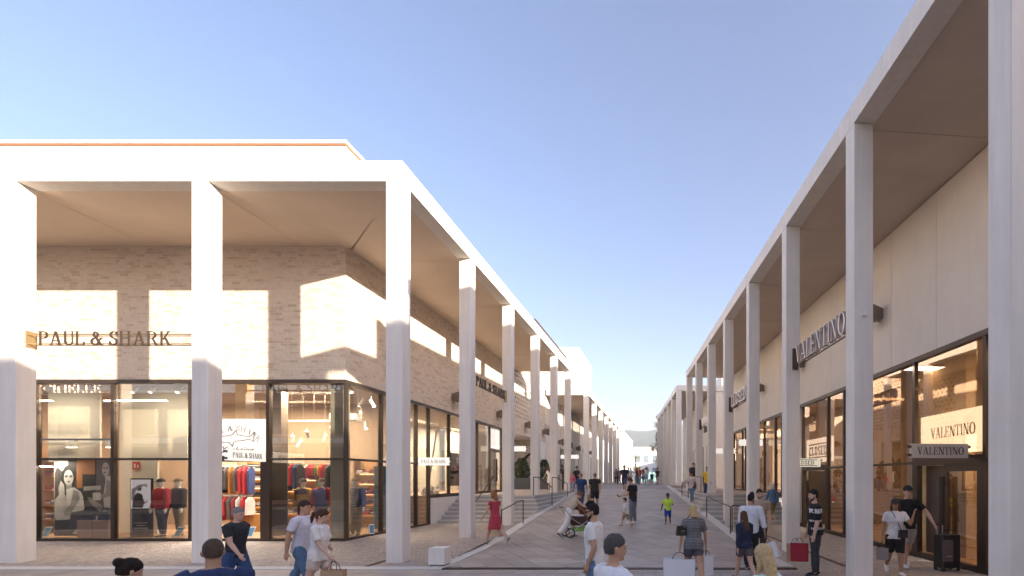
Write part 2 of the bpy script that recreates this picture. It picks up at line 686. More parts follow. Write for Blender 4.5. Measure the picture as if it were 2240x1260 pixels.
for k in range(NS):
    zt = ZT - rise * k
    y0 = 23.8 - 0.37 * k
    xr = -6.3 + 0.17 * k if k < 5 else LIN(y0) - 0.34
    xr = min(xr, LIN(max(y0, 21)) - 0.335)
    zt -= 0.002 * k
    yb = 40.9 - 0.11 * k
    b = step_block(st, 'step', -9.96, xr, y0, yb, -0.2 - 0.01 * k, zt)
    box('nosing', KERB, b, -9.96, xr + 0.006, y0 - 0.006, y0 + 0.06, zt - 0.05, zt + 0.004)
    if k < 5:
        box('nosing', KERB, b, xr - 0.06, xr + 0.006, y0 + 0.06, yb, zt - 0.05, zt + 0.004)
box('terrace_paving', M('terrace_paving', (0.40, 0.33, 0.28), 0.7, var=0.08, vs=6, bump=0.1), st, -15.5, -6.42, 23.95, 60, ZT - 0.3, ZT + 0.006)
# white plinth wall beside the steps, under the raised windows
box('plinth_wall', CONC, st, -10.3, -9.955, 20.99, 24.3, 0.0, ZT - 0.02)

st2 = structure('steps', P0, THR)
for k in range(NS):
    zt = ZT + 0.04 - (ZT + 0.04 - 0.02) / NS * k
    s0 = 24.55 - 0.43 * k
    vl = -0.35 - 0.16 * k if k < 5 else -1.05
    vl = max(vl, -1.08)
    zt -= 0.002 * k
    sb = 39.9 - 0.12 * k
    b = step_block(st2, 'step', vl, 3.13, s0, sb, -0.2 - 0.01 * k, zt)
    box('nosing', KERB, b, vl - 0.006, 3.13, s0 - 0.006, s0 + 0.06, zt - 0.05, zt + 0.004)
    if k < 5:
        box('nosing', KERB, b, vl - 0.006, vl + 0.06, s0 + 0.06, sb, zt - 0.05, zt + 0.004)
box('terrace_paving', MATS['terrace_paving'], st2, -0.25, 3.13, 24.7, 39.8, ZT - 0.3, ZT + 0.046)
# pavement under the far colonnades
box('terrace_paving', MATS['terrace_paving'], st2, -0.6, 3.2, 40.05, 64, ZT - 0.3, zr(60) + 0.004)
# ================================================================== BUILDINGS
JOINTM = M('joint_shadow_gap', (0.16, 0.13, 0.11), 0.9)
JOINTC = M('cast_joint_line', (0.45, 0.39, 0.33), 0.9)


def column(parent, x0, x1, y0, y1, z0, z1, m=CONC):
    box('head_joint', JOINTM, parent, x0 + 0.012, x1 - 0.012, y0 + 0.012, y1 - 0.012, z1 - 0.02, z1 + 0.004)
    z1 -= 0.012
    return MB().chamfer_box(x0, x1, y0, y1, z0, z1, 0.012).build('column', m, parent)


def pane(parent, p0, p1, z0, z1, m, name='glass_pane'):
    """upright pane between two plan points, 14 mm thick"""
    a = Vector((p0[0], p0[1], 0))
    b = Vector((p1[0], p1[1], 0))
    d = (b - a).normalized()
    n = Vector((-d.y, d.x, 0)) * 0.007
    q = [a - n, b - n, b + n, a + n]
    return MB().hexa([(p.x, p.y, z0) for p in q] + [(p.x, p.y, z1) for p in q]).build(name, m, parent)


def brick_field(u0, u1, z0, z1, seed, pitch=0.087, Lm=0.27, holes=None):
    """list of bricks (u0,u1,z0,z1,proud,tone) in a wild bond"""
    rr = random.Random(seed)
    outb = []
    z = z0
    while z + 0.05 < z1:
        u = u0 - rr.uniform(0, Lm)
        h = min(pitch - 0.011, z1 - z)
        while u < u1:
            L = rr.choice([Lm, Lm, Lm * 1.05, Lm * 0.92, Lm * 0.5])
            a, b = max(u, u0), min(u + L - 0.011, u1)
            if b - a > 0.04:
                t = rr.random() ** 1.0
                if rr.random() < 0.04:
                    t = 0.0
                outb.append((a, b, z, z + h, rr.uniform(0.003, 0.009), t))
            u += L
        z += pitch
    return outb


def brick_to(mb, b, mp_):
    a0, a1, z0, z1, pr, t = b
    c = 0.004
    pts = [mp_(a0, z0, 0), mp_(a1, z0, 0), mp_(a1, z1, 0), mp_(a0, z1, 0),
           mp_(a0 + c, z0 + c, pr), mp_(a1 - c, z0 + c, pr), mp_(a1 - c, z1 - c, pr), mp_(a0 + c, z1 - c, pr)]
    mb.add(pts, [(4, 5, 6, 7), (0, 1, 5, 4), (1, 2, 6, 5), (2, 3, 7, 6), (3, 0, 4, 7)], t)


# ------------------------------------------------------------------ brick corner shop with its white colonnade
LB_ = Vector((-6.375, 11.97, 0))
bA = thing('arcade_shop', 'whitewashed brick corner shop behind a tall white concrete colonnade', 'shop building', LB_)
WX, WY = -3.6, 3.43             # wall planes, local
ZB0, ZB1 = 9.265, 9.76          # roof beam
HZ = 5.14                       # top of the shop windows
YE = 21.4                       # roof end (local y)
# columns
cxs = [-0.40, -5.115, -9.77, -14.45, -19.1]
for i, x in enumerate(cxs):
    column(bA, x, x + 0.40, 0.0, 0.40, -0.2, ZB0)
for x in cxs[1:]:
    box('cast_joint', JOINTC, bA, x - 0.0015, x + 0.4015, -0.0015, 0.4015, 5.87, 5.882)
for y in (4.22, 8.5, 12.78, 17.0, 21.1):
    column(bA, -0.385, 0.0, y, y + 0.40, -0.2, ZB0 if y < 21 else ZB0 + 0.1)
# beams, one piece per bay with open joints
ed = [-23.0, -18.9, -14.25, -9.55, -4.9, 0.0]
for i in range(5):
    box('roof_beam', CONC, bA, ed[i] + 0.006, ed[i + 1] - (0.006 if i < 4 else 0.0), 0.0, 0.42, ZB0, ZB1)
ed = [0.422, 4.42, 8.7, 12.98, 17.2, YE]
for i in range(5):
    box('roof_beam', CONC, bA, -0.42, 0.0, ed[i] + 0.004, ed[i + 1] - 0.004, ZB0, ZB1)
# soffit slabs with thin joints (front strip mitred at the corner)
ZS = ZB0 + 0.012
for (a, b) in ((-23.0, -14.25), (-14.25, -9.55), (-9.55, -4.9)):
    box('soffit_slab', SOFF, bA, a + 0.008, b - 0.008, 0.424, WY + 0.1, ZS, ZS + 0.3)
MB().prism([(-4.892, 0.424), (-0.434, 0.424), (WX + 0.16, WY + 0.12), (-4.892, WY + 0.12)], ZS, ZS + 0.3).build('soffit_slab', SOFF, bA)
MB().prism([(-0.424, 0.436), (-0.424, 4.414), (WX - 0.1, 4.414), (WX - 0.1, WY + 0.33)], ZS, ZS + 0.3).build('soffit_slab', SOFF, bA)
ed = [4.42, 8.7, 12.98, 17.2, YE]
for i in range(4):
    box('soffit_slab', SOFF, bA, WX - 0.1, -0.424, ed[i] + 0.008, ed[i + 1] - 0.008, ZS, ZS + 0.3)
# roof deck
box('roof', CONC, bA, -23.0, -0.4, 0.4, YE - 0.002, ZS + 0.31, ZB1 - 0.03)
# walls (mortar bed), front and side, with upper attic
ATZ = 12.45
box('wall', MORTAR, bA, -23.0, WX, WY, WY + 0.35, HZ, ATZ)
box('wall', MORTAR, bA, WX - 0.35, WX, WY + 0.352, 18.9, HZ, ATZ)
box('coping', WHITE, bA, -23.0, WX + 0.06, WY - 0.06, WY + 0.4, ATZ + 0.03, ATZ + 0.13)
box('coping', WHITE, bA, WX - 0.4, WX + 0.06, WY + 0.402, 21.4, ATZ + 0.03, ATZ + 0.13)
box('copper_flashing', COPPER, bA, -23.0, WX + 0.035, WY - 0.035, WY + 0.3, ATZ - 0.02, ATZ + 0.028)
box('copper_flashing', COPPER, bA, WX - 0.3, WX + 0.035, WY + 0.302, 21.4, ATZ - 0.02, ATZ + 0.028)
# bricks
mpF = lambda u, z, p: (u, WY - p, z)
mpS = lambda u, z, p: (WX + p, u, z)
fieldF = brick_field(-15.2, WX - 0.002, HZ + 0.01, ZB0 - 0.005, 11)
# nearest and best seen first: single bricks right of the corner column shadow
fieldF.sort(key=lambda b: abs(b[0] + 8.0) + abs(b[2] - 7.0) * 1.3)
rest = MB()
for i, b in enumerate(fieldF):
    if i < 300:
        m1 = MB()
        brick_to(m1, b, mpF)
        m1.build('brick', BRICK, bA)
    else:
        brick_to(rest, b, mpF)
for b in brick_field(-15.2, WX - 0.002, ZB1 + 0.02, ATZ - 0.03, 12):
    brick_to(rest, b, mpF)
for b in brick_field(WY + 0.012, 18.9, HZ + 0.01, ZB0 - 0.005, 13):
    brick_to(rest, b, mpS)
rest.build('brickwork', BRICK, bA, kind='stuff')
# pierced brick screen beyond the roof end
y0, y1 = 18.9, 29.0
box('wall', M('dark_screen_back', (0.13, 0.10, 0.085), 0.9), bA, WX - 0.5, WX - 0.14, y0, y1, HZ + 0.02, ATZ)
scr = MB()
rr = random.Random(4)
pit, pz = 0.42, 0.30
z = HZ + 0.02
row = 0
while z < ATZ - 0.05:
    if row % 2 == 0:
        u = y0
        while u < y1 - 0.01:
            L = min(0.245, y1 - u)
            scr.box(WX - 0.135, WX + rr.uniform(0, .006), u, u + L - 0.008, z, z + 0.145, rr.random())
            u += L
        z += 0.15
    else:
        u = y0 + (0.21 if row % 4 == 1 else 0.0)
        blind = z < 6.0 or z > 11.2
        while u < y1 - 0.01:
            L = min(pit - (0.0 if blind else 0.17), y1 - u)
            scr.box(WX - 0.135, WX + rr.uniform(0, .006), u, u + L - 0.006, z, z + 0.145, rr.random())
            u += pit
        z += 0.15
    row += 1
scr.build('pierced_brickwork', BRICK, bA, kind='stuff')
# rail frame on the roof
DKB = M('dark_brown_rail', (0.10, 0.065, 0.045), 0.5, metal=0.3)
for z in (10.86, 11.08):
    box('roof_rail', DKB, bA, -1.16, -1.04, 16.3, 25.2, z, z + 0.13)
for y in (16.3, 18.5, 20.7, 22.9, 25.1):
    box('rail_post', DKB, bA, -1.14, -1.06, y, y + 0.08, 9.7, 10.86)
    box('rail_arm', DKB, bA, -1.9, -1.165, y, y + 0.08, 11.09, 11.19)
box('wall', MORTAR, bA, -23.0, -15.76, WY, WY + 0.3, -0.1, HZ - 0.002)
# shop windows: front
GZ0 = 0.11
TZ = 2.66                        # transom height
px = [-15.7, -13.27, -10.865, -8.445, -6.02, -3.6]
box('window_header', BRONZE, bA, px[0], WX + 0.03, WY - 0.03, WY + 0.16, HZ - 0.12, HZ - 0.002)
box('window_sill', BRONZE, bA, px[0], WX + 0.03, WY - 0.02, WY + 0.14, GZ0 - 0.1, GZ0 + 0.07)
for i, x in enumerate(px):
    wd = 0.05 if i < 5 else 0.045
    box('mullion', BRONZE, bA, x - wd, x + (wd if i < 5 else 0.02), WY - 0.01, WY + 0.13, GZ0 + 0.07, HZ - 0.12)
for i in range(5):
    if i == 3:
        continue
    box('transom', BRONZE, bA, px[i] + 0.05, px[i + 1] - 0.05, WY + 0.0, WY + 0.1, TZ - 0.035, TZ + 0.035)
for i in range(5):
    a, b = px[i] + 0.05, px[i + 1] - 0.05
    pane(bA, (a, WY + 0.05), (b, WY + 0.05), TZ + 0.035 if i != 3 else TZ + 0.1, HZ - 0.12, GLASS)
    if i != 3:
        pane(bA, (a, WY + 0.05), (b, WY + 0.05), GZ0 + 0.07, TZ - 0.035, GLASS)
# open doorway in bay 3
box('door_frame', BRONZE, bA, px[3] + 0.05, px[4] - 0.05, WY - 0.01, WY + 0.14, TZ - 0.08, TZ + 0.10)
box('door_frame', BRONZE, bA, px[4] - 0.23, px[4] - 0.05, WY - 0.01, WY + 0.14, GZ0 + 0.07, TZ - 0.08)
box('door_frame', BRONZE, bA, px[3] + 0.05, px[3] + 0.2, WY - 0.01, WY + 0.14, GZ0 + 0.07, TZ - 0.08)
dl = box('door_leaf', BRONZE, bA, px[4] - 0.29, px[4] - 0.235, WY + 0.15, WY + 1.1, GZ0 + 0.07, TZ - 0.1)
box('door_handle', STEEL, dl, px[4] - 0.33, px[4] - 0.292, WY + 0.95, WY + 1.0, 0.9, 1.6)
# side windows
sy = [WY, 5.44, 7.88, 8.93]
box('window_header', BRONZE, bA, WX - 0.16, WX + 0.032, WY + 0.165, 18.9, HZ - 0.12, HZ - 0.002)
box('window_sill', BRONZE, bA, WX - 0.14, WX + 0.02, WY + 0.15, 8.97, GZ0 - 0.1, GZ0 + 0.07)
for y in sy[1:]:
    box('mullion', BRONZE, bA, WX - 0.13, WX + 0.01, y - 0.045, y + 0.045, GZ0 + 0.07, HZ - 0.12)
for i in range(3):
    a, b = sy[i] + (0.15 if i == 0 else 0.045), sy[i + 1] - 0.045
    box('transom', BRONZE, bA, WX - 0.1, WX, a, b, TZ - 0.035, TZ + 0.035)
    pane(bA, (WX - 0.05, a), (WX - 0.05, b), TZ + 0.035, HZ - 0.12, GLASS)
    pane(bA, (WX - 0.05, a), (WX - 0.05, b), GZ0 + 0.07, TZ - 0.035, GLASS)
# raised side windows above the steps and terrace
sy = [8.975, 10.9, 12.6, 14.35, 16.2, 18.2]
UZ0 = ZT + 0.08
box('window_sill', BRONZE, bA, WX - 0.14, WX + 0.02, 8.98, 18.25, UZ0 - 0.08, UZ0 + 0.06)
for i, y in enumerate(sy):
    if i == 0:
        continue
    box('mullion', BRONZE, bA, WX - 0.13, WX + 0.01, y - 0.045, y + 0.045, UZ0 + 0.06, HZ - 0.12)
for i in range(5):
    a, b = sy[i] + 0.045, sy[i + 1] - 0.045
    if i == 4:
        box('door_frame', BRONZE, bA, WX - 0.12, WX + 0.008, a, b, 3.62, 3.78)
        d = box('door_leaf', BRONZE, bA, WX - 0.1, WX - 0.03, a, a + 0.12, UZ0 + 0.06, 3.62)
        box('door_handle', DARKM, d, WX - 0.02, WX + 0.06, (a + b) / 2 - 0.05, (a + b) / 2 + 0.05, 1.9, 3.2)
        pane(bA, (WX - 0.05, a + 0.12), (WX - 0.05, b), UZ0 + 0.06, 3.62, GLASS)
        pane(bA, (WX - 0.05, a), (WX - 0.05, b), 3.78, HZ - 0.12, GLASS)
    else:
        pane(bA, (WX - 0.05, a), (WX - 0.05, b), UZ0 + 0.06, HZ - 0.12, GLASS)
# wall end, portal recess with brick back wall
box('wall', CONC, bA, WX - 0.35, WX, 18.25, 18.9, ZT - 0.2, HZ)
box('wall', CONC, bA, WX - 3.0, WX - 0.002, 27.6, 29.0, ZT - 0.2, HZ)
box('wall', MORTAR, bA, WX - 3.4, WX - 3.0, 18.0, 29.0, ZT - 0.2, HZ + 0.3)
box('wall', MORTAR, bA, WX - 3.0, WX - 0.05, 27.2, 27.598, ZT - 0.2, HZ)
rb = MB()
for b in brick_field(WX - 2.98, WX - 0.06, ZT, HZ - 0.01, 21):
    brick_to(rb, b, lambda u, z, p: (u, 27.2 - p, z))
rb.build('brickwork', M('grey_brick', (0.5, 0.45, 0.4), 0.9, tone=[(0.42, 0.38, 0.34), (0.55, 0.50, 0.45), (0.60, 0.55, 0.5)], var=0.08, vs=9), bA, kind='stuff')
box('portal_ceiling', CONC, bA, WX - 3.0, WX - 0.002, 18.905, 28.95, HZ - 0.03, HZ + 0.018)
# rooms behind the glass
WARMW = M('warm_room_wall', (0.34, 0.24, 0.16), 0.8, var=0.05)
ROOMW = M('cream_room_wall', (0.66, 0.63, 0.56), 0.8, var=0.04)
OAK = M('oak_floor', (0.34, 0.20, 0.11), 0.45, var=0.15, vs=6)
CEIL = M('dark_taupe_ceiling', (0.30, 0.25, 0.21), 0.85, var=0.05)
box('shop_floor', OAK, bA, -15.9, WX - 0.15, WY + 0.15, 9.0, 0.0, GZ0 + 0.05)
box('shop_floor', OAK, bA, -10.0, WX - 0.15, 9.002, 18.2, 0.0, UZ0)
box('shop_ceiling', CEIL, bA, -15.9, WX - 0.36, WY + 0.36, 18.2, HZ - 0.05, HZ + 0.1)
box('room_wall', WARMW, bA, -15.9, WX - 1.2, 8.4, 8.6, GZ0, HZ - 0.06)
box('room_wall', WARMW, bA, -16.1, -15.9, WY + 0.2, 8.6, GZ0, HZ - 0.06)
box('room_wall', ROOMW, bA, WX - 4.0, WX - 3.8, 8.62, 18.2, GZ0, HZ - 0.06)
box('room_wall', ROOMW, bA, -14.5, -12.75, WY + 1.3, WY + 1.36, TZ - 0.05, HZ - 0.06)
box('room_wall', ROOMW, bA, -12.3, -9.98, WY + 1.5, WY + 1.56, TZ + 0.002, HZ - 0.06)
box('room_wall', ROOMW, bA, -12.3, -11.0, WY + 1.5, WY + 1.56, GZ0 + 0.06, TZ)
box('concrete_pier', M('pale_pier', (0.55, 0.56, 0.50), 0.8, var=0.08, vs=3), bA, WX - 0.66, WX - 0.26, WY + 0.28, WY + 0.64, GZ0 + 0.05, HZ - 0.06)
box('room_wall', M('grey_brown_panel', (0.20, 0.16, 0.13), 0.6, var=0.05), bA, -6.75, -6.38, WY + 1.0, WY + 1.3, GZ0 + 0.05, HZ - 0.06)
# ------------------------------------------------------------------ panel-clad shop row on the other side
bC = thing('arcade_shop', 'cream panel shop row behind a shaded white concrete colonnade', 'shop building', P0, THR)
RS = [5.905, 9.852, 13.869, 17.866, 21.95, 26.0, 30.1, 34.3]
VW = 3.14
for s in RS:
    column(bC, 0.0, 0.40, s, s + 0.375, -0.2, 9.125)
RE = 34.72
RF = 5.85
ed = [RF] + [s + 0.19 for s in RS[1:-1]] + [RE]
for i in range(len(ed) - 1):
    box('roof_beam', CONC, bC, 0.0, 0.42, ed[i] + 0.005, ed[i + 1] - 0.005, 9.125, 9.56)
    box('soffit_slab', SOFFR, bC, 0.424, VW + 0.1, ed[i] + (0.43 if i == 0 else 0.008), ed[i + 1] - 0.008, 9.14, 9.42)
box('roof_beam', CONC, bC, 0.424, 14.0, RF + 0.005, RF + 0.42, 9.125, 9.56)
box('roof', CONC, bC, 0.4, 14.0, RF + 0.422, RE - 0.002, 9.425, 9.53)
RAZ = 11.72
box('wall', CONC, bC, VW + 0.4, 14.0, 6.6, RE, 9.54, RAZ)
box('wall', M('panel_backing', (0.30, 0.26, 0.22), 0.9), bC, VW + 0.05, VW + 0.3, 6.6, RE, 5.25, 9.13)
# cladding panels, 2 m wide with open joints
s = 6.6
pj = [6.6, 8.0, 9.97, 11.95, 13.95, 15.95, 17.97, 19.97, 21.97, 23.97, 25.97, 27.97, 29.97, 31.97, 34.7]
for i in range(len(pj) - 1):
    box('wall_panel', PANEL, bC, VW, VW + 0.048, pj[i] + 0.007, pj[i + 1] - 0.007, 5.245, 9.118)
box('wall', CONC, bC, VW + 0.0, 14.0, 6.3, 6.598, 0, 11.72)
# lower shop front
RH = 5.24
box('window_header', BRONZE, bC, VW - 0.03, VW + 0.16, 6.6, 21.35, RH - 0.125, RH)
box('window_sill', BRONZE, bC, VW - 0.02, VW + 0.14, 6.6, 21.35, -0.05, 0.13)


def SX(px):
    """where the photo column px meets the shop wall: distance along the row"""
    t = (px - 1455) / F
    y = 7.819 / (t + 0.0926)
    return ((7.819 - 0.0926 * y) - P0.x) * (-SR) + y * CR


sm = [6.62, SX(2154), SX(1999), 15.3, 17.0, SX(1810), SX(1755)]
sm = sorted(sm)
for s in sm:
    box('mullion', BRONZE, bC, VW - 0.012, VW + 0.13, s - 0.05, s + 0.05, 0.13, RH - 0.125)
RT = 2.46
doors_r = {1: 'boutique', 5: 'closed'}
for i in range(len(sm) - 1):
    a, b = sm[i] + 0.05, sm[i + 1] - 0.05
    isdoor = i in (1, 5)
    if isdoor:
        zt = 2.52
        box('door_frame', BRONZE, bC, VW - 0.02, VW + 0.13, a, b, zt - 0.14, zt + 0.06)
        box('door_frame', BRONZE, bC, VW - 0.015, VW + 0.13, a, a + 0.16, 0.13, zt - 0.14)
        box('door_frame', BRONZE, bC, VW - 0.015, VW + 0.13, b - 0.12, b, 0.13, zt - 0.14)
        mid = (a + b) / 2
        if i == 1:
            d = box('door_leaf', BRONZE, bC, VW + 0.0, VW + 0.07, mid - 0.05, mid + 0.08, 0.13, zt - 0.14)
            box('door_handle', DARKM, d, VW - 0.16, VW - 0.10, mid - 0.12, mid + 0.0, 0.55, 2.1)
            box('door_handle', DARKM, d, VW - 0.10, VW + 0.0, mid - 0.08, mid - 0.04, 0.8, 0.84)
            box('door_handle', DARKM, d, VW - 0.10, VW + 0.0, mid - 0.08, mid - 0.04, 1.9, 1.94)
            box('door_rail', BRONZE, bC, VW + 0.0, VW + 0.07, a + 0.16, mid - 0.05, 2.22, 2.38)
            pane(bC, (VW + 0.04, a + 0.16), (VW + 0.04, mid - 0.05), 0.13, 2.22, GLASSR)
            box('shutter', M('brown_slat_screen', (0.10, 0.065, 0.05), 0.5, var=0.05), bC, VW + 0.25, VW + 0.3, mid + 0.25, b - 0.1, 0.13, 2.38)
        else:
            d = box('door_leaf', BRONZE, bC, VW + 0.2, VW + 1.15, b - 0.2, b - 0.14, 0.13, zt - 0.14)
            box('door_handle', DARKM, d, VW + 0.9, VW + 0.95, b - 0.27, b - 0.2, 0.8, 1.7)
        pane(bC, (VW + 0.05, a), (VW + 0.05, b), zt + 0.06, RH - 0.125, GLASSR)
    else:
        box('transom', BRONZE, bC, VW, VW + 0.1, a, b, RT - 0.035, RT + 0.035)
        pane(bC, (VW + 0.05, a), (VW + 0.05, b), RT + 0.035, RH - 0.125, GLASSR)
        pane(bC, (VW + 0.05, a), (VW + 0.05, b), 0.13, RT - 0.035, GLASSR)
# upper shop front on the terrace
sm2 = sorted([SX(1745), SX(1709) - 0.02, SX(1695), SX(1671), 28.6, 30.6, SX(1623), SX(1605)])
box('window_header', BRONZE, bC, VW - 0.03, VW + 0.16, sm2[0], sm2[-1] + 0.05, RH - 0.125, RH)
box('window_sill', BRONZE, bC, VW - 0.02, VW + 0.14, sm2[0], sm2[-1] + 0.05, 1.2, 1.38)
for i, s in enumerate(sm2):
    box('mullion', BRONZE, bC, VW - 0.012, VW + 0.13, s - 0.05, s + 0.05, 1.38, RH - 0.125)
    if i:
        pane(bC, (VW + 0.05, sm2[i - 1] + 0.05), (VW + 0.05, s - 0.05), 1.38, RH - 0.125, GLASSR)
box('wall', PANEL, bC, VW, VW + 0.2, 21.41, sm2[0] - 0.06, 0.0, 5.235)
box('wall', PANEL, bC, VW, VW + 0.2, sm2[-1] + 0.06, RE, 1.0, 5.235)
box('wall', CONC, bC, VW + 0.002, 14.0, RE - 0.3, RE - 0.004, 1.0, 9.13)
# interior shells
TRAV = M('travertine_wall', (0.50, 0.375, 0.235), 0.6, var=0.22, vs=14, bump=0.15, bs=40)
box('shop_floor', M('honey_floor', (0.42, 0.27, 0.15), 0.4, var=0.1), bC, VW + 0.15, VW + 6, 6.6, 21.3, -0.1, 0.08)
box('shop_ceiling', M('pale_ceiling', (0.5, 0.44, 0.38), 0.8), bC, VW + 0.17, VW + 6, 6.6, 33.5, RH - 0.1, RH + 0.0)
box('room_wall', TRAV, bC, VW + 5.8, VW + 6.0, 6.6, 14.6, 0.08, RH - 0.1)
box('room_wall', TRAV, bC, VW + 1.6, VW + 6.0, 14.62, 14.85, 0.08, RH - 0.1)
box('room_wall', TRAV, bC, VW + 0.75, VW + 1.0, 11.9, 14.6, 0.08, RH - 0.1)
box('room_wall', WARMW, bC, VW + 4.5, VW + 4.7, 14.86, 21.3, 0.08, RH - 0.1)
box('room_wall', WARMW, bC, VW + 0.2, VW + 4.5, 21.1, 21.3, 0.08, RH - 0.1)
box('shop_floor', M('honey_floor', (0.4, 0.3, 0.2)), bC, VW + 0.15, VW + 5, 21.45, 33.5, 1.1, 1.33)
box('room_wall', WARMW, bC, VW + 3.6, VW + 3.8, 21.45, 33.8, 1.33, RH - 0.1)

# ------------------------------------------------------------------ the colonnade further along, same row
bD = thing('arcade_block', 'far white colonnade block beyond the gap on the shaded side', 'shop building', RW(0, 40.4), THR)
for k in range(6):
    s = 4.05 * k
    column(bD, 0.0, 0.40, s, s + 0.4, 0.5, 9.23)
    box('roof_beam', CONC, bD, 0.0, 0.42, s + (0.0 if k == 0 else 0.205), s + (4.245 if k < 5 else 0.42), 9.235, 9.68)
box('roof_beam', CONC, bD, 0.424, 9.0, 0.0, 0.42, 9.235, 9.68)
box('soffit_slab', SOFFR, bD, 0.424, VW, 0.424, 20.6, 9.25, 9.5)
box('wall', PANEL, bD, VW, 9.0, 0.1, 20.6, 0.8, 9.2)
box('roof', CONC, bD, 0.5, 9.0, 0.422, 20.6, 9.52, 9.66)
box('attic', CONC, bD, VW + 0.6, 9.0, 0.1, 20.6, 9.67, 10.6)
for k in range(4):
    box('window', BRONZE, bD, VW - 0.03, VW + 0.02, 1.0 + 4.4 * k, 3.6 + 4.4 * k, 1.45, 5.0)

# ------------------------------------------------------------------ far colonnade on the sunny side
bB = thing('arcade_block', 'far sunlit white colonnade block with a tall box on its roof', 'shop building', (-6.375, 41.0, 0))
for k in range(13):
    y = 4.62 * k
    column(bB, -0.42, 0.0, y, y + 0.42, 0.5, 9.0)
    box('roof_beam', CONC, bB, -0.42, 0.0, y + (0.0 if k == 0 else 0.205), y + (4.82 if k < 12 else 0.42), 9.005, 9.42)
box('roof_beam', CONC, bB, -3.5, -0.424, 0.0, 0.42, 9.005, 9.42)
box('soffit_slab', SOFF, bB, -3.5, -0.424, 0.424, 55.8, 9.02, 9.3)
box('roof', CONC, bB, -8, -0.5, 0.422, 55.8, 9.31, 9.4)
box('wall', PANEL, bB, -4.0, -3.605, 0.2, 6.0, 0.8, 9.01)
box('wall', PANEL, bB, -4.0, -3.5, 6.0, 55.8, 0.8, 9.01)
box('stair_tower', WHITE, bB, -6.5, -0.83, 0.15, 7.3, 9.43, 13.0)
lv = MB()
for k in range(26):
    lv.box(-3.499, -3.44, 7.6, 11.0, 4.6 + 0.17 * k, 4.68 + 0.17 * k)
    lv.box(-3.499, -3.44, 11.4, 16.0, 4.6 + 0.17 * k, 4.68 + 0.17 * k)
lv.build('louvre', LAMPM, bB, kind='stuff')
for k in range(1, 11):
    box('window', BRONZE, bB, -3.52, -3.47, 1.2 + 4.62 * k, 3.9 + 4.62 * k, 1.5, 4.9)

# ------------------------------------------------------------------ the building across the plaza, behind the viewer (throws the long shadow)
bE = thing('plaza_building', 'pale plaza building opposite the brick shop, behind the viewpoint', 'shop building', (0, -6, 0))
box('wall', CONC, bE, 4.0, 60, -14, 0, -0.2, 12.1)
box('added_shade_block', CONC, bE, 23.75, 24.7, -1.6, -0.01, 12.09, 13.2)  # added unseen block, keeps the top of the nearest panel-row column in shadow
for k in range(9):
    box('window', BRONZE, bE, 6 + 5.5 * k, 10 + 5.5 * k, -0.02, 0.05, 0.2, 5.0)
    box('window', BRONZE, bE, 6 + 5.5 * k, 10 + 5.5 * k, -0.02, 0.05, 6.5, 10.0)

bF = thing('plaza_building', 'rose plastered plaza building facing the poster windows, behind the viewpoint', 'shop building', (-44, -9, 0))
ROSE = M('rose_plaster', (0.50, 0.33, 0.27), 0.85, var=0.06)
box('wall', ROSE, bF, -34, 22, -12, 0, -0.2, 9.0)
for k in range(10):
    box('window', BRONZE, bF, -32 + 5.4 * k, -29 + 5.4 * k, -0.02, 0.05, 0.3, 4.6)
    box('window', BRONZE, bF, -32 + 5.4 * k, -29.6 + 5.4 * k, -0.02, 0.05, 5.6, 7.8)
    box('cornice', WHITE, bF, -33 + 5.4 * k, -27.61 + 5.4 * k, 0.002, 0.25, 4.9, 5.3)

# ------------------------------------------------------------------ the far end of the street
hl = MB()
rr = random.Random(9)
nx, ny = 60, 8
v, f = [], []
for j in range(ny):
    for i in range(nx):
        x = -900 + 1800 * i / (nx - 1)
        t = j / (ny - 1)
        h = (158 + 12 * math.sin(x * 0.006) + 0.02 * x + 5 * math.sin(x * .031)) * math.sin(t * math.pi * 0.5) ** 0.8
        v.append((x, 1050 + 500 * t, h + rr.uniform(-2, 2) * t))
for j in range(ny - 1):
    for i in range(nx - 1):
        f.append((j * nx + i, j * nx + i + 1, (j + 1) * nx + i + 1, (j + 1) * nx + i))
hl.add(v, f)
hl.build('hills', M('wooded_hill', (0.085, 0.11, 0.075), 0.95, var=0.4, vs=0.03), kind='structure')


def house(label, x0, x1, y0, y1, z1, m, wins=(), roofm=None):
    h = thing('town_house', label, 'house', ((x0 + x1) / 2, y0, 1.3))
    xm = (x0 + x1) / 2
    box('wall', m, h, x0 - xm, x1 - xm, 0, y1 - y0, -0.3, z1 - 1.3)
    if roofm:
        w2 = (x1 - x0) / 2 + 0.3
        d = y1 - y0
        zz = z1 - 1.3
        MB().add([(-w2, -0.3, zz), (w2, -0.3, zz), (w2, d, zz), (-w2, d, zz), (-w2, d / 2, zz + 2.2), (w2, d / 2, zz + 2.2)],
                 [(0, 1, 5, 4), (2, 3, 4, 5), (0, 4, 3), (1, 2, 5), (3, 2, 1, 0)]).build('roof', roofm, h)
    for (a, b, c, d) in wins:
        wf = box('window', BRONZE, h, a - xm, b - xm, -0.04, 0.03, c - 1.3, d - 1.3)
        box('glass_pane', M('far_window_glass', (0.25, 0.32, 0.36), 0.1), wf, a - xm + 0.08, b - xm - 0.08, -0.06, -0.041, c - 1.22, d - 1.38)
    return h


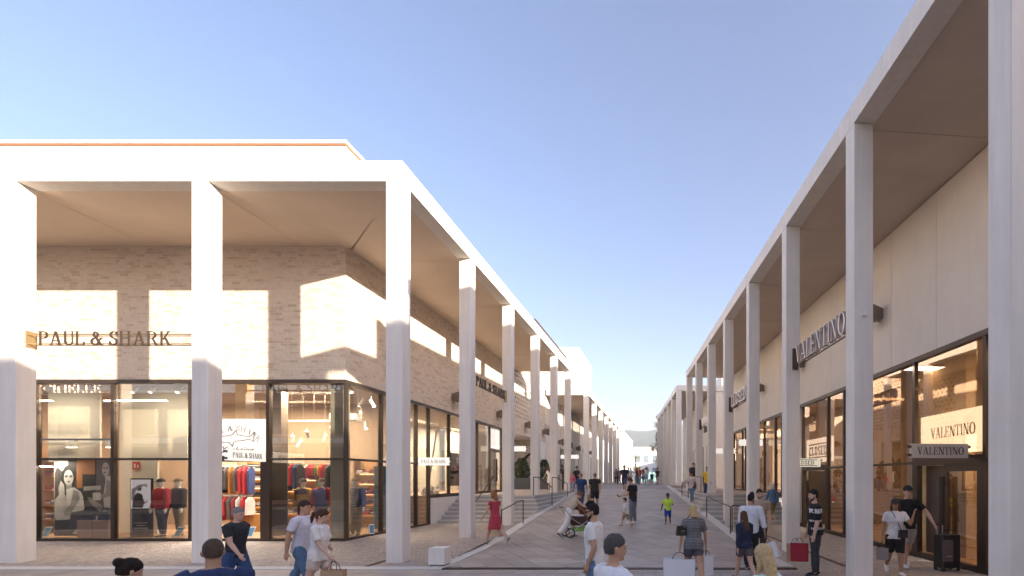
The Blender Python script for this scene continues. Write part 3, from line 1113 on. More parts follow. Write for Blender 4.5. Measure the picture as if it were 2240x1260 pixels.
house('tall white house closing the end of the street', -9.0, -1.2, 118, 130, 9.6, WHITE, [(-7, -6, 3, 4.6), (-5, -4, 3, 4.6), (-3, -2, 3, 4.6), (-7, -6, 6, 7.6), (-5, -4, 6, 7.6), (-3, -2, 6, 7.6)])
house('lower pale blue office beside the white house', -1.1, 3.0, 112, 124, 6.3, M('pale_blue_render', (0.45, 0.55, 0.62), 0.6), [(-0.7 + 1.0 * k, 0.1 + 1.0 * k, 2.4 + 1.3 * j, 3.3 + 1.3 * j) for k in range(3) for j in range(3)])
fence = thing('glass_fence', 'pale teal glass fence across the end of the street', 'fence', (-3.4, 98, 1.45))
for k in range(5):
    box('glass_panel', M('teal_glass_panel', (0.28, 0.52, 0.52), 0.15), fence, -2.6 + 1.3 * k, -1.34 + 1.3 * k, 0, 0.04, 0.1, 1.9)
    box('post', STEEL, fence, -2.66 + 1.3 * k, -2.61 + 1.3 * k, -0.01, 0.05, 0, 2.0)


def tree(label, x, y, z, h, cw, n, m, seed, trunk=0.25, conic=False):
    t = thing('street_tree', label, 'tree', (x, y, z))
    rr = random.Random(seed)
    tk = MB()
    tk.tube([(0, 0, 0), (0.05, 0.02, h * .3), (0.0, 0.05, h * .6), (0.05, 0, h * .92)], [trunk, trunk * .8, trunk * .5, trunk * .15])
    limbs = []
    for k in range(9):
        a = rr.uniform(0, 6.28)
        zz = h * rr.uniform(.25, .8)
        r = cw * rr.uniform(.4, .8) * ((1.1 - zz / h) if conic else 0.8)
        e = (r * math.cos(a), r * math.sin(a), zz + r * 0.5)
        tk.tube([(0, 0, zz), (e[0] * .5, e[1] * .5, zz + r * .3), e], [trunk * .35, trunk * .2, trunk * .08], n=5)
        limbs.append(e)
    tk.build('trunk', M('bark', (0.09, 0.065, 0.045), 0.9, var=0.2, vs=8), t)
    lf = MB()
    cl = []
    for k in range(26):
        zz = rr.uniform(.22, .98) * h
        rmax = cw * ((1.08 - zz / h) * 1.1 if conic else math.sqrt(max(0.05, 1 - ((zz / h - .6) / .45) ** 2)))
        a = rr.uniform(0, 6.28)
        r = rmax * math.sqrt(rr.random())
        cl.append((r * math.cos(a), r * math.sin(a), zz, rr.uniform(.3, .6) * cw * .6, rr.random()))
    for k in range(n):
        c = rr.choice(cl)
        d = Vector((rr.gauss(0, 1), rr.gauss(0, 1), rr.gauss(0, 1))).normalized() * c[3] * rr.random() ** .5
        p = Vector(c[:3]) + d
        s = rr.uniform(.07, .15) * max(.5, cw / 2.5)
        u = Vector((rr.gauss(0, 1), rr.gauss(0, 1), rr.gauss(0, .6))).normalized()
        wv = u.cross(Vector((rr.gauss(0, 1), rr.gauss(0, 1), rr.gauss(0, 1)))).normalized()
        lf.add([p - u * s, p + wv * s * .45, p + u * s, p - wv * s * .45], [(0, 1, 2, 3)], min(.99, max(0.01, c[4] * .6 + rr.random() * .4)))
    lf.build('crown', m, t, kind=None)
    return t


LEAFY = M('yellow_green_leaves', (0.2, 0.2, 0.04), 0.6, tone=[(0.14, 0.13, 0.02), (0.24, 0.22, 0.035), (0.33, 0.27, 0.04)])
LEAFG = M('green_leaves', (0.07, 0.1, 0.03), 0.55, tone=[(0.025, 0.045, 0.016), (0.05, 0.085, 0.025), (0.085, 0.12, 0.04)])
LEAFO = M('olive_leaves', (0.13, 0.1, 0.03), 0.6, tone=[(0.06, 0.05, 0.014), (0.12, 0.085, 0.02), (0.17, 0.11, 0.025)])
tree('ragged olive tree showing past the far shaded colonnade', -0.95, 66, 1.4, 9.2, 1.7, 2600, LEAFO, 31, conic=True)
tree('yellow green tree at the end of the sunlit colonnade', -6.3, 104, 1.4, 6.6, 1.5, 1800, LEAFY, 32)
tree('green tree behind the end of the sunlit colonnade', -8.9, 108, 1.4, 8.0, 2.2, 1600, LEAFG, 33)


# ------------------------------------------------------------------ thin summer haze: one even volume round the scene
hz = MB().box(-4100, 4100, -3100, 4600, -3.0, 175.0).build('haze', M('haze_placeholder', (1, 1, 1)), kind='stuff')
hm_ = bpy.data.materials.new('summer_haze')
hm_.use_nodes = True
hm_.node_tree.nodes.clear()
_o = hm_.node_tree.nodes.new('ShaderNodeOutputMaterial')
_v = hm_.node_tree.nodes.new('ShaderNodeVolumePrincipled')
_v.inputs['Color'].default_value = (0.93, 0.95, 1.0, 1)
_v.inputs['Density'].default_value = 0.0005
_v.inputs['Anisotropy'].default_value = 0.2
hm_.node_tree.links.new(_v.outputs[0], _o.inputs['Volume'])
hz.data.materials.clear()
hz.data.materials.append(hm_)
# ================================================================== LETTERING
def arc_band(cx, cy, rx, ry, tx, ty, a0, a1, n=14):
    """curved stroke: outer ellipse (rx,ry), inner ellipse (rx-tx, ry-ty); returns quads"""
    out_ = []
    for i in range(n):
        p = []
        for a in (a0 + (a1 - a0) * i / n, a0 + (a1 - a0) * (i + 1) / n):
            c, s = math.cos(R(a)), math.sin(R(a))
            p.append(((cx + rx * c, cy + ry * s), (cx + (rx - tx) * c, cy + (ry - ty) * s)))
        out_.append([p[0][0], p[1][0], p[1][1], p[0][1]])
    return out_


def rect(x0, y0, x1, y1):
    return [(x0, y0), (x1, y0), (x1, y1), (x0, y1)]


def dg(x0, y0, x1, y1, w_):
    return [(x0, y0), (x0 + w_, y0), (x1 + w_, y1), (x1, y1)]


TK, TN, SF = 0.095, 0.034, 0.034     # thick, thin, serif height


def vs(x, w_=TK, y0=0.0, y1=1.0, ser=0.06, st=True, sb=True):
    o = [rect(x, y0, x + w_, y1)]
    if sb:
        o.append(rect(x - ser, y0, x + w_ + ser, y0 + SF))
    if st:
        o.append(rect(x - ser, y1 - SF, x + w_ + ser, y1))
    return o


def glyph(c):
    if c == 'P':
        return vs(.08) + arc_band(.32, .74, .30, .26, .11, .04, -90, 90) + [rect(.2, .95, .33, 1.0), rect(.2, .48, .33, .53)], .66
    if c == 'R':
        return vs(.08) + arc_band(.32, .74, .30, .26, .11, .04, -90, 90) + [rect(.2, .95, .33, 1.0), rect(.2, .48, .33, .53), dg(.59, 0, .31, .5, .115), rect(.55, 0, .78, SF)], .78
    if c == 'B':
        return vs(.08) + arc_band(.32, .75, .27, .25, .13, .05, -90, 90) + arc_band(.33, .26, .31, .26, .11, .04, -90, 90) + [rect(.2, .95, .33, 1), rect(.2, .47, .34, .52), rect(.2, 0, .34, .05)], .68
    if c == 'A':
        return [dg(.10, 0, .37, 1, TN), dg(.62, 0, .345, 1, .12), rect(.22, .30, .62, .35), rect(.0, 0, .24, SF), rect(.52, 0, .84, SF)], .84
    if c == 'V':
        return [dg(.42, 0, .12, 1, .12), dg(.43, 0, .68, 1, TN), rect(0, 1 - SF, .34, 1), rect(.58, 1 - SF, .82, 1)], .82
    if c == 'U':
        return vs(.08, sb=False, y0=.28) + vs(.58, TN, sb=False, y0=.28) + arc_band(.355, .29, .275, .29, .13, .05, 180, 290) + arc_band(.355, .29, .275, .29, .05, .05, 290, 360), .72
    if c == 'L':
        return vs(.08) + [rect(.2, 0, .58, SF), rect(.54, 0, .59, .26)], .62
    if c == 'E':
        return vs(.08) + [rect(.2, 0, .58, SF), rect(.54, 0, .59, .25), rect(.2, 1 - SF, .56, 1), rect(.52, .77, .57, 1), rect(.2, .48, .44, .52), rect(.42, .38, .46, .62)], .64
    if c == 'F':
        return vs(.08) + [rect(.2, 1 - SF, .56, 1), rect(.52, .77, .57, 1), rect(.2, .48, .44, .52), rect(.42, .38, .46, .62)], .6
    if c == 'H':
        return vs(.08) + vs(.58) + [rect(.2, .49, .6, .54)], .82
    if c == 'N':
        return vs(.10, TN, sb=True) + vs(.66, TN, sb=False) + [dg(.58, 0, .11, 1, .12)], .80
    if c == 'I':
        return vs(.08), .31
    if c == 'T':
        return vs(.29, st=False) + [rect(.02, 1 - SF, .71, 1), rect(.02, .76, .06, 1), rect(.67, .76, .71, 1)], .73
    if c == 'K':
        return vs(.08) + [dg(.20, .40, .56, 1, .06), dg(.57, 0, .29, .56, .12), rect(.52, 0, .80, SF), rect(.48, 1 - SF, .72, 1)], .80
    if c == 'S':
        return arc_band(.31, .745, .25, .255, .10, .05, 20, 180) + arc_band(.31, .75, .25, .27, .12, .10, 180, 255) + arc_band(.29, .27, .27, .27, .12, .10, 0, 75) + arc_band(.29, .265, .27, .265, .10, .05, -180, 0) + [dg(.33, .46, .20, .56, .12), rect(.51, .70, .55, .98), rect(.03, .03, .07, .30)], .62
    if c == 'O':
        return arc_band(.42, .5, .40, .51, .15, .05, 0, 360, 24), .84
    if c == 'C':
        return arc_band(.42, .5, .40, .51, .15, .05, 45, 315, 20) + [rect(.66, .68, .70, .95)], .76
    if c == 'D':
        return vs(.08) + arc_band(.34, .5, .42, .5, .15, .05, -90, 90) + [rect(.2, .95, .35, 1), rect(.2, 0, .35, .05)], .80
    if c == 'M':
        return vs(.08, TN) + vs(.76) + [dg(.42, 0, .12, 1, .14), dg(.42, 0, .74, 1, .05)], .98
    if c == '&':
        return arc_band(.36, .76, .18, .22, .09, .05, 0, 360, 16) + arc_band(.32, .27, .28, .28, .12, .06, 90, 360) + [dg(.62, 0, .22, .72, .15), dg(.50, .26, .70, .52, .05), rect(.6, 0, .84, SF), rect(.6, .50, .84, .54)], .86
    return [], .34


def sans_glyph(c):
    """slab stencil-like capitals (used for the second shop)"""
    t = .13
    if c == 'C':
        return arc_band(.3, .72, .26, .28, t, t, 10, 180) + arc_band(.3, .28, .26, .28, t, t, 180, 350) + [rect(.04, .28, .04 + t, .72)], .62
    if c == 'L':
        return [rect(.06, 0, .06 + t, 1), rect(.0, 0, .5, t), rect(0, 1 - .09, .26, 1), rect(.4, 0, .5, .24)], .56
    if c == 'O':
        return arc_band(.3, .72, .26, .28, t, t, 0, 180) + arc_band(.3, .28, .26, .28, t, t, 180, 360) + [rect(.04, .28, .04 + t, .46), rect(.56 - t, .28, .56, .46), rect(.04, .54, .04 + t, .72), rect(.56 - t, .54, .56, .72)], .64
    if c == 'S':
        return arc_band(.3, .735, .25, .265, t, t, 0, 200) + arc_band(.3, .735, .25, .265, t, t, 200, 270) + arc_band(.3, .265, .25, .265, t, t, -180, 90), .60
    if c == 'E':
        return [rect(.06, 0, .06 + t, 1), rect(0, 0, .52, t * .8), rect(0, 1 - t * .8, .52, 1), rect(.1, .45, .4, .55), rect(.42, 0, .52, .22), rect(.42, .78, .52, 1)], .58
    if c == 'D':
        return [rect(.06, 0, .06 + t, 1), rect(0, 0, .3, t * .8), rect(0, 1 - t * .8, .3, 1)] + arc_band(.28, .5, .3, .5, t, t * .8, -90, 90), .64
    return glyph(c)


def set_text(text, h, width=None, gl=glyph, track=0.06, cond=1.0):
    """polygons of a line of text, cap height h, starting at x=0; list per letter (char, polys)"""
    x = 0.0
    res = []
    for c in text:
        polys, adv = gl(c)
        if c == ' ':
            x += .30
            continue
        res.append((c, [[(x + px_ * cond, py_) for px_, py_ in pl] for pl in polys]))
        x += adv * cond + track
    tot = x - track
    sx = (width / tot) if width else h
    return [(c, [[(a * sx, b * h) for a, b in pl] for pl in pls]) for c, pls in res], tot * sx


def letters(parent, text, h, width, depth, m, org, ex, ez, gl=glyph, name='letter', track=.06, joined=False, side=None):
    """solid letters: org lower left corner, ex text direction, ez up; thickness along ex x ez (towards the reader is -n)"""
    ex, ez, org = Vector(ex).normalized(), Vector(ez).normalized(), Vector(org)
    n = ez.cross(ex)             # away from the reader for (x right, z up) -> +y
    ls, W_ = set_text(text, h, width, gl, track)
    allm = MB()
    for c, polys in ls:
        mb = allm if joined else MB()
        for k, pl in enumerate(polys):
            area = sum(pl[i][0] * pl[(i + 1) % len(pl)][1] - pl[(i + 1) % len(pl)][0] * pl[i][1] for i in range(len(pl)))
            if area < 0:
                pl = pl[::-1]
            e = 0.0006 * (k % 7)
            f0 = [org + ex * a + ez * b - n * (depth / 2 + e) for a, b in pl]
            f1 = [org + ex * a + ez * b + n * (depth / 2 + e) for a, b in pl]
            q = len(pl)
            mb.add(f0 + f1, [tuple(range(q)), tuple(range(2 * q - 1, q - 1, -1))] + [(i, q + i, q + (i + 1) % q, (i + 1) % q) for i in range(q)])
        if not joined:
            mb.build(name, m, parent)
    if joined:
        allm.build(name, m, parent)


SIGNB = M('sign_bronze', (0.11, 0.07, 0.045), 0.4, metal=0.5)
SIGNBRASS = M('sign_brass', (0.42, 0.29, 0.15), 0.4, metal=0.7)
SIGNP = M('sign_pinkish_metal', (0.58, 0.50, 0.47), 0.35, metal=0.4)
INK = M('dark_print', (0.05, 0.035, 0.03), 0.6)
BROWNINK = M('brown_print', (0.11, 0.045, 0.03), 0.6)
BOXW = M('white_sign_face', (0.75, 0.73, 0.68), 0.5, emit=0.12, ecol=(1, .97, .9))
BOXC = M('cream_sign_face', (0.68, 0.62, 0.48), 0.5, emit=0.10, ecol=(1, .9, .7))
LIGHTP = M('lit_sign_panel', (0.78, 0.77, 0.80), 0.5, emit=0.38, ecol=(.95, .93, 1))
LIGHTC = M('bright_lit_sign_panel', (0.78, 0.77, 0.80), 0.5, emit=0.5, ecol=(.95, .93, 1))
LIGHTW = M('warm_lit_sign_panel', (0.78, 0.76, 0.70), 0.5, emit=0.55, ecol=(1, .96, .86))

# long rail sign on the front of the brick shop, between two columns
sg = thing('shop_sign', 'PAUL & SHARK bronze letters on long brass rails facing the plaza', 'shop sign', (-13.6, 12.12, 5.49))
letters(sg, 'PAUL & SHARK', 0.34, 3.27, 0.024, SIGNB, (-1.76, -0.02, -0.17), (1, 0, 0), (0, 0, 1))
for z in (0.12, -0.115):
    MB().tube([(-2.16, 0.06, z), (2.10, 0.06, z)], 0.014).build('rail', SIGNBRASS, sg)
    MB().tube([(-2.16, 0.2, z), (2.10, 0.2, z)], 0.014).build('rail', SIGNBRASS, sg)
box('bracket', SIGNBRASS, sg, -2.152, -2.12, 0.02, 0.24, -0.21, 0.21)
box('bracket', SIGNBRASS, sg, 2.08, 2.105, 0.02, 0.24, -0.21, 0.21)
sg = thing('shop_sign', 'COCCINELLE pale letters on rails beyond the left end column, seen mirrored in the window', 'shop sign', (-23.3, 12.12, 5.49))
letters(sg, 'COCCINELLE', 0.34, 3.4, 0.05, SIGNP, (-1.6, -0.02, -0.17), (1, 0, 0), (0, 0, 1))
for z in (0.12, -0.115):
    MB().tube([(-1.95, 0.06, z), (2.4, 0.06, z)], 0.014).build('rail', SIGNBRASS, sg)
# the same sign on the street side
sg = thing('shop_sign', 'PAUL & SHARK bronze letters on rails along the street side colonnade', 'shop sign', (-6.56, 18.6, 5.46))
letters(sg, 'PAUL & SHARK', 0.36, 3.1, 0.04, SIGNB, (0.0, -1.45, -0.18), (0, 1, 0), (0, 0, 1))
for z in (0.13, -0.13):
    MB().tube([(-0.07, -2.0, z), (-0.07, 1.92, z)], 0.014).build('rail', SIGNBRASS, sg)
box('bracket', SIGNBRASS, sg, -0.12, 0.0, 1.86, 1.9, -0.25, 0.25)
box('bracket', SIGNBRASS, sg, -0.12, 0.0, -2.0, -1.96, -0.25, 0.25)
# shaded side: rail signs between the columns
exr = (math.sin(THR), -math.cos(THR), 0)


def rail_sign(label, text, s0, s1, z, h, m, gl=glyph, w_=None, joined=False):
    mid = (s0 + s1) / 2
    t = thing('shop_sign', label, 'shop sign', RW(0.2, mid, z), THR)
    L = s1 - s0
    W_ = w_ or L - 0.5
    letters(t, text, h, W_, 0.12, m, (0.0, W_ / 2, -h / 2), (0, -1, 0), (0, 0, 1), gl=gl, joined=joined)
    for zz in (h / 2 - 0.05, -h / 2 - 0.02):
        MB().tube([(0.08, -L / 2, zz), (0.08, L / 2, zz)], 0.016).build('rail', SIGNB, t)
    for e in (-1, 1):
        box('bracket', SIGNB, t, -0.02, 0.13, e * L / 2 - 0.02, e * L / 2 + 0.02, -h / 2 - 0.09, h / 2 + 0.03)
    return t


rail_sign('VALENTINO pale metal letters on a rail between two shaded columns', 'VALENTINO', 10.25, 13.85, 5.42, 0.48, SIGNP, w_=3.0)
rail_sign('CLOSED pale metal letters on rails, next sign past VALENTINO', 'CLOSED', 18.26, 21.93, 5.36, 0.52, SIGNP, sans_glyph, w_=2.5)
t = rail_sign('small distant pale rail sign between far columns of the shaded row', '', 26.4, 30.08, 5.36, 0.5, SIGNP)
box('panel', SIGNP, t, -0.03, 0.03, -1.0, 1.0, -0.2, 0.2)
t = thing('shop_sign', 'thin red and white rail sign beyond the pierced brick screen', 'shop sign', (-7.4, 31.6, 5.2))
box('panel', M('pale_pink_sign', (0.6, 0.45, 0.43), 0.5), t, -0.02, 0.02, -1.2, 1.2, 0.0, 0.22)
MB().tube([(0.05, -1.6, -0.1), (0.05, 1.6, -0.1)], 0.02).build('rail', SIGNB, t)


def blade(label, loc, rz, text, W_, H_, m, ink=INK, textw=0.8, texth=0.48, both=True, bars=False, gl=glyph):
    """light box standing out from the wall; local x along the box, text readable from -y"""
    t = thing('projecting_sign', label, 'shop sign', loc, rz)
    MB().box(0, W_, -0.06, 0.06, -H_ / 2, H_ / 2).build('sign_box', m, t)
    if text:
        letters(t, text, H_ * texth, W_ * textw, 0.008, ink, (W_ * (1 - textw) / 2, -0.064, -H_ * texth / 2), (1, 0, 0), (0, 0, 1), gl=gl, joined=True, name='lettering')
        letters(t, text, H_ * texth, W_ * textw, 0.008, ink, (W_ * (1 + textw) / 2, 0.064, -H_ * texth / 2), (-1, 0, 0), (0, 0, 1), gl=gl, joined=True, name='lettering')
    if bars:
        for z in (H_ * .34, -H_ * .34):
            box('line', ink, t, W_ * .1, W_ * .9, -0.066, -0.061, z - 0.012, z + 0.012)
    for z in (-H_ * .3, H_ * .3):
        for e in (-0.08, W_):
            box('clamp', SIGNB, t, e, e + 0.08, -0.03, 0.03, z - 0.03, z + 0.03)
    return t


blade('white PAUL & SHARK light box over the brick shop doorway', (-12.42, 13.98, 2.73), R(90), 'PAUL & SHARK', 1.3, 0.32, BOXW)
blade('white PAUL & SHARK light box sticking out past the corner column', (-9.9, 19.86, 2.74), 0, 'PAUL & SHARK', 1.22, 0.31, BOXW)
blade('white light box above the terrace beside the recessed portal', (-9.88, 30.6, 3.9), 0, '', 1.25, 0.32, BOXW)
b = blade('distant white light box under the far sunlit colonnade', (-9.3, 44.0, 4.0), 0, '', 1.6, 0.34, BOXW)
p = RW(3.08 - 1.36, 10.72, 2.66)
blade('grey VALENTINO light box beside the boutique door', p, THR, 'VALENTINO', 1.3, 0.31, M('grey_sign_face', (0.55, 0.52, 0.48), 0.5), textw=0.84, texth=0.55)
p = RW(3.08 - 1.36, 18.75, 2.66)
blade('cream CLOSED light box over the narrow shop door', p, THR, 'CLOSED', 1.3, 0.32, BOXC, textw=0.62, texth=0.45, gl=sans_glyph, bars=True)
p = RW(3.08 - 1.36, 26.4, 3.98)
blade('white light box with a single V above the shaded terrace', p, THR, 'V', 1.3, 0.33, BOXW, textw=0.10)
p = RW(3.08 - 1.3, 33.0, 3.9)
blade('small plain white light box at the end of the shaded row', p, THR, '', 1.3, 0.34, BOXW)

# lit panels inside the shop windows
t = thing('light_box', 'large white light box with VALENTINO above the boutique door', 'light box', RW(VW + 0.16, (SX(2154) + SX(1999)) / 2, 2.66), THR)
LW = SX(1999) - SX(2154) - 0.12
box('panel', LIGHTW, t, 0, 0.12, -LW / 2, LW / 2, 0.0, 1.0)
letters(t, 'VALENTINO', 0.27, LW * 0.66, 0.01, M('gold_brown_print', (0.16, 0.09, 0.035), 0.5), (-0.006, LW * .33, 0.40), (0, -1, 0), (0, 0, 1), joined=True, name='lettering')
t = thing('light_box', 'white light box reading CLOSED between two black bars', 'light box', RW(VW + 0.16, (SX(1810) + SX(1755)) / 2, 2.72), THR)
LW = SX(1755) - SX(1810) - 0.14
box('panel', LIGHTC, t, 0, 0.12, -LW / 2, LW / 2, 0.0, 0.95)
letters(t, 'CLOSED', 0.36, LW * 0.76, 0.01, INK, (-0.006, LW * .38, 0.27), (0, -1, 0), (0, 0, 1), gl=sans_glyph, joined=True, name='lettering')
for z in (0.17, 0.70):
    box('line', INK, t, -0.01, -0.001, -LW * .4, LW * .4, z, z + 0.045)
t = thing('light_box', 'white light box with brown shark outline and curved brand lettering', 'light box', (-13.63, 15.62, 2.78))
box('panel', LIGHTP, t, -1.12, 1.12, 0, 0.1, 0.0, 1.16)
ar = MB()
# curved line of letters over the shark
ls, W_ = set_text('PAUL & SHARK', 0.17, 1.75)
for c, polys in ls:
    for k, pl in enumerate(polys):
        q = []
        for a, b in pl:
            th = math.pi / 2 - (a - W_ / 2) / 0.95
            rr_ = 0.95 + b
            q.append((rr_ * math.cos(th), -0.006 - 0.0004 * (k % 5), -0.17 + rr_ * math.sin(th) ))
        ar.add(q, [tuple(range(len(q)))])
ar.build('lettering', BROWNINK, t)
shark = [(-.72, .50), (-.5, .60), (-.2, .62), (-.06, .66), (.06, .80), (.10, .66), (.32, .62), (.5, .60), (.66, .74), (.62, .58), (.62, .44), (.48, .52), (.3, .48), (.1, .46), (-.02, .42), (-.05, .28), (-.16, .42), (-.4, .42), (-.6, .44)]
mbk = MB()
pts = [(x_, -0.008, z_) for x_, z_ in shark] + [(shark[0][0], -0.008, shark[0][1])]
for i in range(len(pts) - 1):
    mbk.tube([pts[i], pts[i + 1]], 0.011, n=5)
mbk.build('shark_outline', BROWNINK, t)


def script_text(parent, text, size, loc, rot, m, name='lettering', shear=0.45, ext=0.003):
    cu = bpy.data.curves.new('tmp', 'FONT')
    cu.body = text
    cu.size = size
    cu.shear = shear
    cu.extrude = ext
    cu.align_x = 'CENTER'
    tmp = bpy.data.objects.new('tmp', cu)
    COL.objects.link(tmp)
    dgp = bpy.context.evaluated_depsgraph_get()
    me = bpy.data.meshes.new_from_object(tmp.evaluated_get(dgp))
    bpy.data.objects.remove(tmp)
    bpy.data.curves.remove(cu)
    me.materials.clear()
    me.materials.append(m)
    me.name = name
    o = bpy.data.objects.new(name, me)
    COL.objects.link(o)
    o.parent = parent
    o.location = loc
    o.rotation_euler = rot
    return o


script_text(t, 'Yachting', 0.30, (0.06, -0.006, 0.08), (R(90), 0, 0), BROWNINK)
t = thing('light_box', 'pale lit panel above the terrace shop door', 'light box', (-10.06, 29.1, 3.85))
box('panel', LIGHTP, t, -0.1, 0, -0.85, 0.85, 0, 1.1)
t = thing('portal_letter', 'large black script letter C on the brick back wall of the recessed portal', 'shop sign', (-10.75, 39.1, 3.2))
mbk = MB()
pts = []
for k in range(15):
    a = R(50 + 250 * k / 14)
    pts.append((0.55 * math.cos(a) + 0.25 * math.sin(a), 0, 0.85 * math.sin(a)))
mbk.tube(pts, [0.03 + 0.09 * math.sin(math.pi * k / 14) for k in range(15)], n=6)
mbk.build('letter', INK, t)

# ================================================================== wall lamps
def lamp(label, loc, rz):
    """wedge that flares outward from the wall; wall at local x=0, street towards -x"""
    t = thing('wall_lamp', label, 'wall lamp', loc, rz, 'flaring brown wall lamps under the colonnades')
    D, a, b, wd = 0.46, 0.145, 0.29, 0.15
    MB().hexa([(-D, -wd * 1.5, -b), (0, -wd, -a), (0, wd, -a), (-D, wd * 1.5, -b), (-D, -wd * 1.5, b), (0, -wd, a), (0, wd, a), (-D, wd * 1.5, b)]).build('housing', LAMPM, t)
    box('front_plate', DARKM, t, -D - 0.035, -D - 0.002, -wd * 1.5 - 0.012, wd * 1.5 + 0.012, -b - 0.012, b + 0.012)
    box('wall_plate', DARKM, t, -0.03, 0.03, -wd * .8, wd * .8, -a * .8, a * .8)
    return t


for k, s in enumerate((8.6, 14.55, 20.75, 26.6, 32.6)):
    lamp(['flaring brown wall lamp on the cream panels, nearest the viewer', 'flaring brown wall lamp on the cream panels above the boutique window', 'flaring brown wall lamp just under the VALENTINO rail sign',
          'flaring brown wall lamp above the shaded terrace steps', 'flaring brown wall lamp near the end of the shaded row'][k], RW(VW, s, 6.95), THR)
for k, y in enumerate((23.2, 29.3, 35.2, 40.2)):
    lamp(['flaring brown wall lamp on brick before the street side sign', 'flaring brown wall lamp on brick just past the street side sign',
          'flaring brown wall lamp on the pierced brick over the portal', 'flaring brown wall lamp on the corner after the portal'][k], (-9.975, y, 5.86), math.pi)
for k in range(5):
    o = lamp('small distant brown wall lamp under the far sunlit colonnade', (-9.875, 45.5 + 4.62 * k, 5.4), math.pi)
    o['group'] = 'distant lamps of the far sunlit colonnade'
o = lamp('brown lamp on the far shaded colonnade block', RW(VW - 0.002, 42.6, 6.3), THR)

# ================================================================== handrails
def rail(label, pts, posts, r=0.022):
    t = thing('handrail', label, 'handrail', posts[0][0])
    o = Vector(posts[0][0])
    MB().tube([Vector(p) - o for p in pts], r).build('rail', DARKM, t)
    for a, b in posts:
        MB().tube([Vector(a) - o, Vector(b) - o], r * 0.95).build('post', DARKM, t)
    return t


rail('dark handrail on the white kerb nearest the white stone cube', [(-5.52, 16.66, 0.98), (-5.56, 18.9, 1.2), (-5.56, 19.35, 1.2)], [((-5.52, 16.66, zr(16.66)), (-5.52, 16.66, 0.98)), ((-5.56, 19.33, zr(19.3)), (-5.56, 19.33, 1.2))])
rail('dark stair handrail climbing the steps below the raised window', [(-8.25, 20.9, 0.98), (-8.25, 21.35, 1.0), (-8.25, 23.75, 2.14), (-8.25, 24.2, 2.14)], [((-8.25, 21.2, 0.0), (-8.25, 21.2, 0.99)), ((-8.25, 24.1, ZT), (-8.25, 24.1, 2.14))])
rail('dark handrail stepping down from the terrace corner to the street', [(-6.4, 24.0, 2.12), (-6.2, 24.1, 2.12), (-5.75, 25.1, 1.6)], [((-6.4, 24.0, ZT), (-6.4, 24.0, 2.12)), ((-5.75, 25.1, 0.5), (-5.75, 25.1, 1.6))])
rail('dark handrail stepping down from the terrace by the litter bin', [(-6.5, 28.4, 2.12), (-6.3, 28.5, 2.12), (-5.95, 30.0, 1.75)], [((-6.5, 28.4, ZT), (-6.5, 28.4, 2.12)), ((-5.95, 30.0, 0.7), (-5.95, 30.0, 1.75))])
rail('dark handrail on the kerb along the shaded street edge', [(1.76, 20.9, 1.28), (1.80, 20.45, 1.28), (2.25, 17.0, 1.08)], [((1.76, 20.9, zr(20.9)), (1.76, 20.9, 1.28)), ((2.25, 17.0, zr(17)), (2.25, 17.0, 1.08))])
rail('dark handrail inside the kerb, sloping to the arcade behind two men', [(2.36, 17.4, 1.10), (2.55, 17.25, 1.10), (3.0, 16.4, 0.98)], [((2.36, 17.4, 0.0), (2.36, 17.4, 1.10)), ((3.0, 16.4, 0.0), (3.0, 16.4, 0.98))])
rail('thin dark handrail at the top of the shaded terrace steps', [(1.02, 30.0, 1.75), (1.35, 28.8, 2.0)], [((1.02, 30.0, 0.8), (1.02, 30.0, 1.75)), ((1.35, 28.8, 0.9), (1.35, 28.8, 2.0))], 0.02)
rail('short dark handrail behind the man in the yellow shirt', [(1.55, 28.6, 2.15), (2.0, 27.6, 2.15)], [((1.55, 28.6, 1.0), (1.55, 28.6, 2.15)), ((2.0, 27.6, 1.0), (2.0, 27.6, 2.15))], 0.02)

# ================================================================== street furniture
t = thing('stone_cube', 'pale concrete seat cube at the kerb corner', 'stone seat', (-5.32, 11.66, 0))
MB().chamfer_box(-0.19, 0.19, -0.19, 0.19, 0.05, 0.43, 0.012).build('seat_block', CONC, t)
box('foot', M('cube_foot', (0.25, 0.2, 0.15), 0.8), t, -0.16, 0.16, -0.16, 0.16, 0.0, 0.052)
t = thing('litter_bin', 'cylindrical brushed steel litter bin on the terrace', 'litter bin', (-6.75, 31.0, ZT))
MB().lathe([(0.30, 0.0), (0.30, 0.03), (0.27, 0.04), (0.27, 1.0), (0.28, 1.02), (0.28, 1.08), (0.2, 1.1)], 24).build('body', STEEL, t, smooth=False)
box('opening', DARKM, t, -0.12, 0.12, -0.285, -0.26, 0.80, 0.94)
PLANTER = M('anthracite_planter', (0.06, 0.06, 0.065), 0.6, var=0.05)


